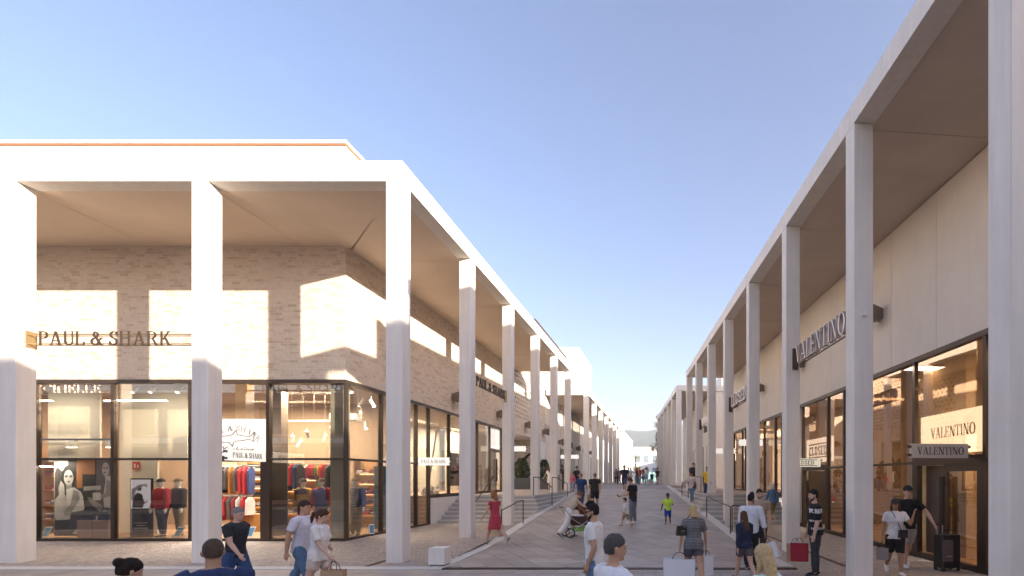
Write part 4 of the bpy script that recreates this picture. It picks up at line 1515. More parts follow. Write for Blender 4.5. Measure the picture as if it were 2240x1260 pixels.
def planter(label, loc, w_, d_, h_, bw, bh, seed, lab2):
    t = thing('planter', label, 'planter', loc)
    MB().hexa([(-w_ / 2 + .04, 0.02, 0), (w_ / 2 - .04, 0.02, 0), (w_ / 2 - .04, d_ - .02, 0), (-w_ / 2 + .04, d_ - .02, 0), (-w_ / 2, 0, h_), (w_ / 2, 0, h_), (w_ / 2, d_, h_), (-w_ / 2, d_, h_)]).build('tub', PLANTER, t)
    box('soil', M('soil', (0.05, 0.035, 0.025), 0.95), t, -w_ / 2 + .05, w_ / 2 - .05, .05, d_ - .05, h_ - 0.05, h_ + 0.004)
    s = thing('shrub', lab2, 'shrub', (loc[0] + 0.05, loc[1] + d_ / 2, loc[2] + h_))
    rr = random.Random(seed)
    tk = MB()
    for k in range(7):
        a = rr.uniform(0, 6.28)
        tk.tube([(0.1 * math.cos(a), 0.1 * math.sin(a), 0), (.3 * math.cos(a) * bw, .3 * math.sin(a) * bw, bh * .5), (.5 * math.cos(a) * bw, .5 * math.sin(a) * bw, bh * .85)], [.025, .018, .006], n=5)
    tk.build('stems', MATS['bark'], s)
    lf = MB()
    for k in range(1500):
        th = rr.uniform(0, 6.28)
        zz = rr.random()
        rad = bw * (0.35 + 0.65 * math.sin(math.pi * min(1, zz * .95 + .12))) * (0.55 + 0.45 * rr.random() ** .4) * (1 + .22 * math.sin(th * 3 + zz * 7))
        p = Vector((rad * math.cos(th) * .62, rad * math.sin(th) * .62, zz * bh))
        u = (Vector((p.x, p.y, 0.3)).normalized() + Vector((rr.gauss(0, .5), rr.gauss(0, .5), rr.gauss(0, .5)))).normalized()
        wv = u.cross(Vector((rr.gauss(0, 1), rr.gauss(0, 1), rr.gauss(0, 1)))).normalized()
        q = rr.uniform(.06, .11)
        lf.add([p - u * q * .2, p + u * q * .5 + wv * q * .4, p + u * q * 1.3, p + u * q * .5 - wv * q * .4], [(0, 1, 2, 3)], rr.random())
    lf.build('foliage', LEAFG, s)


planter('wide anthracite planter in front of the script letter', (-11.1, 37.5, ZT), 2.1, 0.9, 0.85, 1.0, 1.5, 41, 'round leafy shrub in the wide planter, below the script letter')
planter('smaller anthracite planter at the far side of the portal', (-9.3, 37.2, ZT), 1.3, 0.9, 0.85, 0.75, 1.35, 42, 'upright leafy shrub in the smaller planter')
t = thing('fire_bell', 'small round red alarm bell on the brick beside the portal', 'alarm bell', (-9.96, 30.9, 5.0))
MB().lathe([(0.09, 0), (0.085, 0.05), (0.03, 0.07)], 14).build('bell', M('red_paint', (0.55, 0.03, 0.03), 0.4), t, rot=(0, R(90), 0))
t = thing('sensor_box', 'tiny white sensor box on the shaded column', 'sensor', RW(0.2, 9.83, 5.33), THR)
box('housing', WHITE, t, -0.045, 0.045, -0.03, 0.02, -0.05, 0.06)
# ================================================================== PEOPLE
PENDING = []


def ringpts(c, X, Y, rx, ry, n):
    return [c + X * (rx * math.cos(2 * math.pi * k / n)) + Y * (ry * math.sin(2 * math.pi * k / n)) for k in range(n)]


def loft(mb, rings, n=12, tone=None):
    """rings: (centre, X axis, Y axis, rx, ry)"""
    v = []
    for (c, X, Y, rx, ry) in rings:
        v += ringpts(Vector(c), X, Y, rx, ry, n)
    f = []
    m = len(rings)
    for i in range(m - 1):
        for k in range(n):
            f.append((i * n + k, i * n + (k + 1) % n, (i + 1) * n + (k + 1) % n, (i + 1) * n + k))
    f.append(tuple(range(n - 1, -1, -1)))
    f.append(tuple((m - 1) * n + k for k in range(n)))
    mb.add(v, f, tone)


def limb(mb, pts, rad, n=10, flat=1.0, xref=Vector((1, 0, 0))):
    pts = [Vector(p) for p in pts]
    rings = []
    for i, p in enumerate(pts):
        t = (pts[min(i + 1, len(pts) - 1)] - pts[max(i - 1, 0)]).normalized()
        X = (xref - t * xref.dot(t))
        X = X.normalized() if X.length > 1e-3 else Vector((0, 1, 0))
        Y = t.cross(X)
        rings.append((p, X, Y, rad[i], rad[i] * flat))
    loft(mb, rings, n)


TORSO = {  # z, half width, half depth, y offset
    'm': [(.470, .060, .056, 0), (.505, .094, .068, -.004), (.545, .096, .068, -.004), (.60, .087, .060, 0), (.66, .090, .062, .003), (.725, .102, .070, .004), (.775, .108, .066, .0), (.806, .104, .056, -.004), (.828, .066, .045, -.006), (.842, .040, .038, -.004)],
    'f': [(.470, .060, .056, 0), (.505, .100, .072, -.006), (.540, .099, .070, -.006), (.60, .078, .055, 0), (.66, .080, .058, .004), (.715, .089, .072, .012), (.765, .092, .060, .004), (.800, .088, .050, -.002), (.824, .055, .040, -.005), (.840, .036, .034, -.004)],
}
HEAD = [(.868, .016, .018, .028), (.876, .026, .031, .016), (.890, .033, .041, .008), (.908, .038, .048, .003), (.928, .0415, .053, -.001), (.950, .043, .0555, -.004), (.970, .0395, .051, -.006), (.986, .030, .039, -.007), (.995, .018, .024, -.007), (.999, .006, .008, -.007)]


def human(label, x, y, z, rz, H=1.72, sex='m', pose=None, skin=(.50, .31, .22), top=('tee', (.8, .8, .8)), bottom=('jeans', (.1, .15, .25)), shoe=(.05, .05, .05),
          hair=('short', (.03, .02, .015)), detail=1, name='person', cat='person', bulk=1.0, head=1.0, extra=(), group=None, sole=(.75, .74, .72)):
    P = dict(lt=4, lk=4, rt=-3, rk=4, la=5, lb=8, le=14, ra=-3, rb=8, re=14, lean=2, yaw=0, pitch=6, lw=0, rw=0)
    P.update(pose or {})
    vox = {3: .0085, 2: .0115, 1: .016, 0: .026}[detail] * (H / 1.72)
    z0 = .53 * H
    le_ = R(P['lean'])

    def SP(p):                       # lean of the upper body about the hips
        px_, py_, pz_ = p
        d = pz_ - z0
        if d <= 0:
            return Vector(p)
        return Vector((px_, py_ * math.cos(le_) + d * math.sin(le_), z0 + d * math.cos(le_) - py_ * math.sin(le_)))
    NB = Vector((0, 0, .845 * H))
    ya, pi_ = R(P['yaw']), R(P['pitch'])

    def HD(p):                       # head turn and nod, then lean
        q = (Vector(p) - NB)
        q = Vector((q.x * head, q.y * head, q.z * head))
        q = Matrix.Rotation(ya, 3, 'Z') @ (Matrix.Rotation(-pi_, 3, 'X') @ q)
        return SP(tuple(q + NB))
    tors = TORSO[sex]
    sh_w = (.118 if sex == 'm' else .100) * H * (1 + (bulk - 1) * .6)
    hip_w = (.050 if sex == 'm' else .052) * H
    jl = {}
    for sd, sg in (('l', -1), ('r', 1)):
        a, k = R(P[sd + 't']), R(P[sd + 'k'])
        hip = Vector((sg * hip_w, 0, .505 * H))
        kn = hip + Vector((sg * .006 * H, math.sin(a), -math.cos(a))) * (.235 * H)
        an = kn + Vector((0, math.sin(a - k), -math.cos(a - k))) * (.232 * H)
        jl[sd + 'leg'] = (hip, kn, an, a - k)
        s_ = SP((sg * sh_w, -.004 * H, .795 * H))
        b, ab, e = R(P[sd + 'a']), R(P[sd + 'b']), R(P[sd + 'e'])
        lnA = le_

        def adir(ang, abd):
            return Vector((sg * math.sin(abd), math.sin(ang) * math.cos(abd), -math.cos(ang) * math.cos(abd)))
        el = s_ + adir(b, ab) * (.168 * H)
        wdir = adir(b + e, ab * .35 - R(P[sd + 'w']))
        wr = el + wdir * (.148 * H)
        jl[sd + 'arm'] = (s_, el, wr, wdir)
    low = min(jl['lleg'][2].z, jl['rleg'][2].z) - .043 * H
    off = Vector((0, 0, -low))

    def O(v):
        return Vector(v) + off
    EX, EY, EZ = Vector((1, 0, 0)), Vector((0, 1, 0)), Vector((0, 0, 1))

    def torso(mb, zlo, zhi, g, gy=None, hem=False, xs=1.0):
        rs = [r for r in tors if zlo - .001 <= r[0] <= zhi + .001]

        def interp(zq):
            for r0, r1 in zip(tors, tors[1:]):
                if r0[0] <= zq <= r1[0]:
                    t = (zq - r0[0]) / (r1[0] - r0[0])
                    return tuple(r0[i] + t * (r1[i] - r0[i]) for i in range(4))
            return tors[0] if zq < tors[0][0] else tors[-1]
        a, b = interp(zlo), interp(zhi)
        rs = [(zlo, *a[1:])] + [r for r in rs if r[0] > zlo + .004 and r[0] < zhi - .004] + [(zhi, *b[1:])]
        if hem:                      # an untucked hem hangs straight from the hips
            b_ = interp(.520)
            rs = [(q_[0], *b_[1:]) if q_[0] < .52 else q_ for q_ in rs]
        rings = []
        for (zz, rx, ry, yo) in rs:
            c = O(SP((0, yo * H, zz * H)))
            Yx = SP((0, 1 + yo * H, zz * H)) - SP((0, yo * H, zz * H)) if zz * H > z0 else EY
            rings.append((c, EX, Yx, (rx * bulk + g) * H * xs, (ry * bulk + (gy if gy is not None else g)) * H))
        loft(mb, rings, 16)

    def arm(mb, sd, frac, g, end=True):
        s_, el, wr, wd = jl[sd + 'arm']
        sg = -1 if sd == 'l' else 1
        inn = SP((sg * sh_w * .72, -.004 * H, .800 * H))
        pts = [inn, s_, s_ + (el - s_) * .5, el, el + (wr - el) * .35, wr]
        rad = [.036, .034, .030, .0245, .0245, .0155]
        q = [0, .001, .28, .55, .70, 1.0]
        sc = (1.0 if sex == 'm' else .84) * (1 + (bulk - 1) * .7)
        pp, rr_ = [], []
        for i in range(6):
            if q[i] <= frac + 1e-6:
                pp.append(O(pts[i]))
                rr_.append((rad[i] * sc + g) * H)
            else:
                t = (frac - q[i - 1]) / (q[i] - q[i - 1])
                pp.append(O(pts[i - 1] + (pts[i] - pts[i - 1]) * t))
                rr_.append((rad[i - 1] + t * (rad[i] - rad[i - 1])) * sc * H + g * H)
                break
        limb(mb, pp, rr_, 10)

    def leg(mb, sd, frac, g, gl=None, flare=0.0):
        hp, kn, an, _ = jl[sd + 'leg']
        sg = -1 if sd == 'l' else 1
        top_ = hp + Vector((-sg * .004 * H, 0, .03 * H))
        pts = [top_, hp + (kn - hp) * .22, hp + (kn - hp) * .6, kn, kn + (an - kn) * .3, kn + (an - kn) * .65, an]
        rad = [.052, .054, .045, .034, .0355, .028, .0215]
        q = [0, .12, .30, .5, .65, .82, 1.0]
        sc = (1.0 if sex == 'm' else 1.0) * (1 + (bulk - 1) * .8)
        pp, rr_ = [], []
        for i in range(7):
            gi = g + flare * q[i]
            if q[i] <= frac + 1e-6:
                pp.append(O(pts[i]))
                rr_.append((rad[i] * sc + gi) * H)
            else:
                t = (frac - q[i - 1]) / (q[i] - q[i - 1])
                pp.append(O(pts[i - 1] + (pts[i] - pts[i - 1]) * t))
                rr_.append(((rad[i - 1] + t * (rad[i] - rad[i - 1])) * sc + g + flare * frac) * H)
                break
        limb(mb, pp, rr_, 12)

    # ------------------------------ body
    body = MB()
    torso(body, .470, .842, -.006)
    limb(body, [O(SP((0, -.006 * H, .825 * H))), O(HD((0, -.002 * H, .855 * H))), O(HD((0, .0, .885 * H)))], [.034 * H, .0305 * H, .031 * H], 12)
    hr = []
    Xh = (HD((1, 0, .93 * H)) - HD((0, 0, .93 * H))).normalized()
    Yh = (HD((0, 1, .93 * H)) - HD((0, 0, .93 * H))).normalized()
    Zh = Xh.cross(Yh)
    for (zz, rx, ry, yo) in HEAD:
        hr.append((O(HD((0, yo * H, zz * H))), Xh, Yh, rx * H * head, ry * H * head))
    loft(body, hr, 16)
    hp_ = lambda a, b, c: O(HD((a * H, b * H, c * H)))
    limb(body, [hp_(0, .044, .935), hp_(0, .056, .921), hp_(0, .060, .912), hp_(0, .046, .906)], [.004 * H, .0075 * H, .0095 * H, .008 * H], 8)      # nose
    limb(body, [hp_(0, .040, .868), hp_(0, .045, .874), hp_(0, .040, .884)], [.008 * H, .012 * H, .011 * H], 8)                                        # chin
    limb(body, [hp_(-.012, .046, .894), hp_(0, .0515, .8945), hp_(.012, .046, .894)], [.005 * H, .0065 * H, .005 * H], 6)                                 # lips
    limb(body, [hp_(-.026, .040, .938), hp_(0, .052, .940), hp_(.026, .040, .938)], [.006 * H, .007 * H, .006 * H], 6)                                    # brow ridge
    for sg in (-1, 1):
        limb(body, [hp_(sg * .042, -.006, .902), hp_(sg * .046, -.008, .916), hp_(sg * .047, -.012, .930), hp_(sg * .043, -.008, .938)], [.004 * H, .0075 * H, .008 * H, .004 * H], 6)
    for sd in 'lr':
        arm(body, sd, 1.0, 0)
        leg(body, sd, 1.0, 0)
        s_, el, wr, wd = jl[sd + 'arm']
        sg = -1 if sd == 'l' else 1
        wd = wd.normalized()
        side = (EY - wd * EY.dot(wd)).normalized()        # thumb side points forward
        nrm = wd.cross(side).normalized() * sg
        pl = .055 * H
        limb(body, [O(wr - wd * .01 * H), O(wr + wd * pl * .45), O(wr + wd * pl)], [.0155 * H, .0225 * H, .0215 * H], 10, .5, side)
        if detail >= 1:
            for k, (o_, L) in enumerate(((.0165, .040), (.0055, .045), (-.0055, .042), (-.0160, .034))):
                b0 = wr + wd * pl * .92 + side * o_ * H
                kk = b0 + wd * L * .5 * H - nrm * .004 * H
                tp = kk + (wd * .72 - nrm * .65).normalized() * L * .5 * H
                limb(body, [O(b0 - wd * .012 * H), O(b0), O(kk), O(tp)], [.0048 * H, .0050 * H, .0046 * H, .0036 * H], 6)
            t0 = wr + wd * pl * .25 + side * .016 * H
            t1 = t0 + (wd * .6 + side * .75).normalized() * .024 * H
            t2 = t1 + (wd * .95 - nrm * .3).normalized() * .022 * H
            limb(body, [O(t0), O(t1), O(t2)], [.0075 * H, .0060 * H, .0042 * H], 6)
        else:
            limb(body, [O(wr + wd * pl * .8), O(wr + wd * pl * 1.4), O(wr + wd * pl * 1.75 - nrm * .01 * H)], [.021 * H, .018 * H, .011 * H], 8, .5, side)
        hp0, kn, an, sh = jl[sd + 'leg']
        fp = min(0, sh) * .9 if sh < R(-12) else sh * .5
        if an.z - low > .08 * H:
            fp = sh * .9
        fp = max(min(fp, .5), -1.1)
        fd = Vector((sg * .10, math.cos(fp), math.sin(fp))).normalized()
        fu = fd.cross(Vector((1, 0, 0))).normalized() * -1
        if fu.z < 0:
            fu = -fu
        ft = lambda f_, u_: O(an + fd * f_ * H + fu * u_ * H)
        jl[sd + 'foot'] = (an, fd, fu)
        limb(body, [ft(-.030, -.018), ft(0, -.018), ft(.045, -.026), ft(.088, -.031), ft(.108, -.033)], [.017 * H, .021 * H, .021 * H, .019 * H, .010 * H], 10, .62, EX)
    skm = M('skin_%d_%d_%d' % tuple(int(c * 99) for c in skin), skin, 0.5, var=.05, vs=25, spec=.35) if name == 'person' else M('mannequin_white', (.78, .77, .75), .35)
    ob = body.build(name, skm)
    ob.location = (x, y, z)
    ob.rotation_euler = (0, 0, rz)
    tag(ob, label, cat, group)
    PENDING.append((ob, vox, 3))

    def fin(mb, nm, col, rough=.85, vx=1.0, sm=2, var=.14, m=None, label_=None):
        mm = m or M('%s_%d_%d_%d' % (nm, *[int(c * 200) for c in col]), col, rough, var=var, vs=9, bump=.35, bs=28)
        o = mb.build(nm, mm, ob)
        PENDING.append((o, vox * vx, sm))
        return o
    # ------------------------------ clothes
    kind, tcol = top[0], top[1]
    tm = top[2] if len(top) > 2 else None
    sh = MB()
    if kind in ('tee', 'shirt', 'polo', 'vest', 'tank', 'jacket', 'loose', 'crop'):
        zl_ = {'tee': .475, 'shirt': .480, 'polo': .480, 'vest': .50, 'tank': .52, 'jacket': .49, 'loose': .46, 'crop': .60}[kind]
        g = {'tee': .0095, 'shirt': .011, 'polo': .010, 'vest': .015, 'tank': .006, 'jacket': .014, 'loose': .015, 'crop': .007}[kind]
        torso(sh, zl_, .838 if kind not in ('tank', 'crop') else .815, g, g + .003, hem=True)
        fr_ = {'tee': .34, 'shirt': .88, 'polo': .36, 'vest': .02, 'tank': .0, 'jacket': .97, 'loose': .42, 'crop': .0}[kind]
        if len(top) > 3:
            fr_ = top[3]
        for sd in 'lr':
            if fr_ > .01:
                arm(sh, sd, fr_, g * .9)
        fin(sh, {'tee': 'tee_shirt', 'polo': 'polo_shirt', 'loose': 'tunic', 'crop': 'top', 'tank': 'top'}.get(kind, kind), tcol, m=tm)
    elif kind == 'dress':
        torso(sh, .50, .815, .008)
        rings = []
        for zz, r_ in ((.56, .092), (.50, .115), (.42, .128), (.34, .138), (.31, .140)):
            rings.append((O(SP((0, 0, zz * H))), EX, EY, r_ * H, r_ * .78 * H))
        loft(sh, rings, 18)
        for sd in 'lr':
            arm(sh, sd, .16, .006)
        fin(sh, 'dress', tcol, m=tm)
    kind, bcol = bottom[0], bottom[1]
    if kind != 'none':
        pn = MB()
        fr_ = {'jeans': .985, 'shorts': .47, 'wide': .97, 'capri': .74, 'skirt': 0, 'trousers': .985, 'longshorts': .55, 'mini': .30}[kind]
        torso(pn, .470, .585, .0045)
        for sd in 'lr':
            leg(pn, sd, fr_, {'wide': .012, 'shorts': .012, 'longshorts': .011, 'jeans': .0065, 'trousers': .009, 'capri': .007, 'mini': .010, 'skirt': .01}[kind], flare=.012 if kind == 'wide' else (.003 if kind in ('trousers', 'jeans') else 0))
        fin(pn, {'wide': 'trousers', 'capri': 'trousers', 'longshorts': 'shorts', 'mini': 'shorts'}.get(kind, kind), bcol)
    for sd in 'lr':
        an, fd, fu = jl[sd + 'foot']
        ft = lambda f_, u_: O(an + fd * f_ * H + fu * u_ * H)
        s_ = MB()
        limb(s_, [ft(-.037, -.022), ft(-.02, -.014), ft(.012, -.016), ft(.05, -.024), ft(.09, -.028), ft(.115, -.031)], [.018 * H, .0255 * H, .0255 * H, .0245 * H, .0225 * H, .012 * H], 10, .66, EX)
        so = fin(s_, 'shoe', shoe, .6, sm=1)
        s2 = MB()
        limb(s2, [ft(-.040, -.036), ft(.0, -.037), ft(.05, -.037), ft(.10, -.0375), ft(.121, -.0375)], [.016 * H, .025 * H, .0245 * H, .0225 * H, .011 * H], 10, .24, EX)
        q = s2.build('sole', M('shoe_sole_%d' % int(sole[0] * 99), sole, .7), so)
        q.data.polygons.foreach_set('use_smooth', [True] * len(q.data.polygons))
    # ------------------------------ hair, face
    hk, hc = hair
    hm = M('hair_%d_%d_%d' % tuple(int(c * 200) for c in hc), hc, .8, var=.35, vs=40, bump=.5, bs=120, spec=.25)
    hb = MB()

    def hl_(rs):
        loft(hb, [(O(HD((0, yo * H, zz * H))), Xh, Yh, rx * H * head, ry * H * head) for (zz, rx, ry, yo) in rs], 16)
    if hk in ('short', 'crew', 'long', 'bob', 'bun', 'pony', 'quiff'):
        t = {'crew': .0038, 'short': .0045, 'quiff': .004}.get(hk, .009)
        hl_([(.898, .026 + t, .022 + t, -.026), (.915, .037 + t, .035 + t, -.018), (.940, .0425 + t, .046 + t, -.011), (.958, .0425 + t, .0515 + t, -.006), (.975, .038 + t, .048 + t, -.005), (.990, .028 + t, .036 + t, -.006), (1.0 + t * .8, .014 + t * .5, .020 + t * .5, -.006)])
        if hk == 'quiff':
            limb(hb, [hp_(0, .030, .975), hp_(0, .040, .992), hp_(0, .02, 1.010), hp_(0, -.02, 1.005)], [.02 * H, .022 * H, .022 * H, .018 * H], 10)
    if hk == 'thin':
        hl_([(.900, .028, .024, -.026), (.915, .040, .037, -.017), (.940, .0448, .046, -.012), (.952, .0435, .042, -.016)])
    if hk in ('long', 'bob'):
        lo = .72 if hk == 'long' else .845
        pts = [hp_(0, -.030, .955), hp_(0, -.042, .915), hp_(0, -.044, .87), O(SP((0, -.055 * H, max(lo, .80) * H)))]
        rd = [.040 * H, .044 * H, .045 * H, .046 * H]
        if hk == 'long':
            pts += [O(SP((0, -.068 * H, .765 * H))), O(SP((0, -.070 * H, lo * H)))]
            rd += [.042 * H, .026 * H]
        limb(hb, pts, rd, 12, .62, Xh)
        for sg in (-1, 1):
            pts = [hp_(sg * .036, .004, .955), hp_(sg * .046, -.004, .91), hp_(sg * .050, -.010, .865)] + ([O(SP((sg * .052 * H, .02 * H, .80 * H)))] if hk == 'long' else [])
            limb(hb, pts, [.012 * H, .015 * H, .014 * H, .010 * H][:len(pts)], 8)
    if hk == 'bun':
        hb.ball(tuple(hp_(0, -.062, .975)), .026 * H)
    if hk == 'pony':
        limb(hb, [hp_(0, -.05, .96), hp_(0, -.085, .94), hp_(0, -.092, .89), hp_(0, -.085, .83)], [.012 * H, .021 * H, .02 * H, .008 * H], 8)
    if hb.v:
        o = fin(hb, 'hair', hc, m=hm, vx=.8, sm=1)
        if hk == 'crew':
            o['crew'] = 1
    if 'cap' in extra:
        cb = MB()
        loft(cb, [(O(HD((0, yo * H, zz * H))), Xh, Yh, rx * H * head, ry * H * head) for (zz, rx, ry, yo) in [(.951, .0545, .0635, -.006), (.965, .0545, .064, -.006), (.984, .049, .058, -.006), (1.003, .035, .043, -.006), (1.013, .013, .017, -.006)]], 16)
        limb(cb, [hp_(0, .04, .961), hp_(0, .074, .960), hp_(0, .098, .953)], [.038 * H, .035 * H, .022 * H], 12, .12, Xh)
        fin(cb, 'cap', extra['cap'] if isinstance(extra, dict) else (.03, .03, .03), vx=.7, sm=1)
    if 'beard' in extra:
        bb = MB()
        loft(bb, [(O(HD((0, yo * H, zz * H))), Xh, Yh, rx * H, ry * H) for (zz, rx, ry, yo) in [(.862, .012, .014, .030), (.871, .025, .029, .020), (.881, .0325, .036, .0145), (.8895, .034, .034, .010)]], 14)
        for sg in (-1, 1):
            limb(bb, [hp_(sg * .031, .016, .886), hp_(sg * .0375, .004, .905), hp_(sg * .041, -.004, .925)], [.008 * H, .005 * H, .0035 * H], 6)
        limb(bb, [hp_(-.018, .043, .893), hp_(-.012, .0495, .9005), hp_(0, .0535, .9015), hp_(.012, .0495, .9005), hp_(.018, .043, .893)], [.004 * H, .005 * H, .005 * H, .005 * H, .004 * H], 6)
        fin(bb, 'beard', hc, m=hm, vx=.7, sm=1)
    if 'glasses' in extra:
        gb = MB()
        for sg in (-1, 1):
            loft(gb, [(hp_(sg * .019, .0505, .930), Xh, Zh, .0155 * H, .0115 * H), (hp_(sg * .019, .0565, .930), Xh, Zh, .0155 * H, .0115 * H)], 12)
            gb.tube([hp_(sg * .033, .050, .934), hp_(sg * .0445, .02, .934), hp_(sg * .046, -.012, .934)], .0032 * H, 5)
        gb.tube([hp_(-.006, .056, .933), hp_(.006, .056, .933)], .003 * H, 5)
        gb.build('sunglasses', M('sunglasses', (.012, .012, .012), .15), ob)
    elif name == 'person' and detail >= 1:
        for sg in (-1, 1):
            eb = MB()
            eb.ball(tuple(hp_(sg * .0175, .0475, .928)), .0055 * H, .004 * H, .0033 * H, 8, 5)
            eb.build('eye', M('eye', (.03, .022, .018), .2), ob)
            br = MB()
            limb(br, [hp_(sg * .009, .0545, .9395), hp_(sg * .019, .0525, .943), hp_(sg * .030, .0425, .9395)], [.0017 * H, .0021 * H, .0014 * H], 5)
            br.build('eyebrow', hm, ob)
        mo = MB()
        limb(mo, [hp_(-.013, .0475, .8945), hp_(0, .0545, .8950), hp_(.013, .0475, .8945)], [.002 * H, .0042 * H, .002 * H], 6)
        mo.build('lips', M('lips', (.34, .13, .11), .5), ob)
    ob['_h'] = 0
    del ob['_h']
    J = {k: v for k, v in jl.items()}
    J['O'], J['M'] = O, Matrix.Translation((x, y, z)) @ Matrix.Rotation(rz, 4, 'Z')
    J['H'] = H
    return ob, J


def hand_world(J, sd):
    s_, el, wr, wd = J[sd + 'arm']
    return J['M'] @ J['O'](wr + wd.normalized() * .075 * J['H'])


def finish_people():
    """grow one continuous skin over each figure and garment"""
    for o, vx, sm in PENDING:
        md = o.modifiers.new('skin', 'REMESH')
        md.mode = 'VOXEL'
        md.voxel_size = vx
        md.use_smooth_shade = True
        s_ = o.modifiers.new('smooth', 'SMOOTH')
        s_.factor = .5
        s_.iterations = sm
        if o.name.startswith(('hair', 'beard')) and not o.get('crew'):
            tx = bpy.data.textures.get('strands') or bpy.data.textures.new('strands', 'CLOUDS')
            tx.noise_scale = .035
            tx.noise_depth = 3
            d_ = o.modifiers.new('strands', 'DISPLACE')
            d_.texture = tx
            d_.strength = .011 if o.name.startswith('hair') else .006
            d_.mid_level = .52
        elif o.name.startswith(('tee', 'shirt', 'jacket', 'trousers', 'jeans', 'shorts', 'tunic', 'dress', 'polo', 'top')):
            tx = bpy.data.textures.get('folds') or bpy.data.textures.new('folds', 'CLOUDS')
            tx.noise_scale = .11
            tx.noise_depth = 2
            d_ = o.modifiers.new('folds', 'DISPLACE')
            d_.texture = tx
            d_.strength = .028
            d_.mid_level = .42
    dgp = bpy.context.evaluated_depsgraph_get()
    for o, vx, sm in PENDING:
        me = bpy.data.meshes.new_from_object(o.evaluated_get(dgp))
        o.modifiers.clear()
        if 'crew' in o:
            del o['crew']
        old = o.data
        o.data = me
        me.name = o.name
        bpy.data.meshes.remove(old)
        me.polygons.foreach_set('use_smooth', [True] * len(me.polygons))
    PENDING.clear()


# ------------------------------------------------------------------ things people carry
def paper_bag(name, label, top, w_, d_, h_, m, rz=0.0, tilt=0.0, handle=0.14, group=None, text=None, ink=INK):
    """open shopping bag hanging by two cord loops from the point top"""
    t = thing(name, label, 'shopping bag', top, rz, group)
    t.rotation_euler = (0, tilt, rz)
    z1 = -handle
    z0_ = z1 - h_
    wall = .004
    b = MB()
    o_ = [(-w_ / 2, -d_ / 2), (w_ / 2, -d_ / 2), (w_ / 2, d_ / 2), (-w_ / 2, d_ / 2)]
    k = .97
    v = [(a * k, c * k, z0_) for a, c in o_] + [(a, c, z1) for a, c in o_] + [(a * .98, c * .96, z1 - .001) for a, c in o_] + [(a * k * .98, c * k * .96, z0_ + .01) for a, c in o_]
    f = [(3, 2, 1, 0)]
    for i in range(4):
        j = (i + 1) % 4
        f += [(i, j, 4 + j, 4 + i), (4 + i, 4 + j, 8 + j, 8 + i), (8 + i, 8 + j, 12 + j, 12 + i)]
    f.append((12, 13, 14, 15))
    b.add(v, f)
    b.build('bag_body', m, t)
    for sg in (-1, 1):
        pts = [(w_ * .22 * math.cos(math.pi * q / 8), sg * (d_ / 2 - .004) * (1 - math.sin(math.pi * q / 8) * .9), z1 - .03 + (handle + .03) * math.sin(math.pi * q / 8)) for q in range(9)]
        MB().tube(pts, .0055, 6).build('bag_handle', ink, t)
    if text:
        letters(t, text, h_ * .06, w_ * .4, .002, ink, (-w_ * .2, -d_ / 2 - .001, z0_ + h_ * .5), (1, 0, 0), (0, 0, 1), joined=True, name='lettering')
    return t


def leather_bag(label, loc, rz, w_=.28, d_=.12, h_=.2, m=None, strap=None, cat='handbag', metal=True):
    t = thing('handbag', label, cat, loc, rz)
    m = m or M('black_leather', (.018, .017, .017), .4)
    b = MB()
    b.hexa([(-w_ / 2, -d_ / 2, 0), (w_ / 2, -d_ / 2, 0), (w_ / 2, d_ / 2, 0), (-w_ / 2, d_ / 2, 0), (-w_ * .42, -d_ * .3, h_), (w_ * .42, -d_ * .3, h_), (w_ * .42, d_ * .3, h_), (-w_ * .42, d_ * .3, h_)])
    o = b.build('bag_body', m, t)
    bv = o.modifiers.new('round', 'BEVEL')
    bv.width = .018
    bv.segments = 2
    box('flap', m, t, -w_ * .43, w_ * .43, -d_ * .5 - .006, -d_ * .3, h_ * .45, h_ * 1.02)
    if metal:
        box('clasp', M('gold_metal', (.6, .42, .16), .3, metal=.9), t, -.035, .035, -d_ * .5 - .016, -d_ * .5 - .006, h_ * .42, h_ * .54)
    if strap:
        MB().tube([Vector(p) - Vector((0, 0, 0)) for p in strap], .008, 6).build('strap', m, t)
    else:
        MB().tube([(w_ * .25 * math.cos(math.pi * q / 8), 0, h_ + .13 * math.sin(math.pi * q / 8)) for q in range(9)], .008, 6).build('bag_handle', m, t)
    return t
# ================================================================== SHOP INTERIORS
def AT(px, y):
    """world x of photo column px at depth y"""
    return (px - 1455) / F * y


def room_or_fill_light(x, y, z, w_, p_, rz=0.0, col=(1, .89, .75), tilt=0.0):
    """area light without a fitting: shop lighting, and fill added for the window displays"""
    d = bpy.data.lights.new('shop_or_fill_light', 'AREA')
    d.energy = p_
    d.color = col
    d.shape = 'RECTANGLE'
    d.size = w_
    d.size_y = .5
    o = bpy.data.objects.new('shop_or_fill_light', d)
    COL.objects.link(o)
    o.location = (x, y, z)
    o.rotation_euler = (R(tilt), 0, rz)


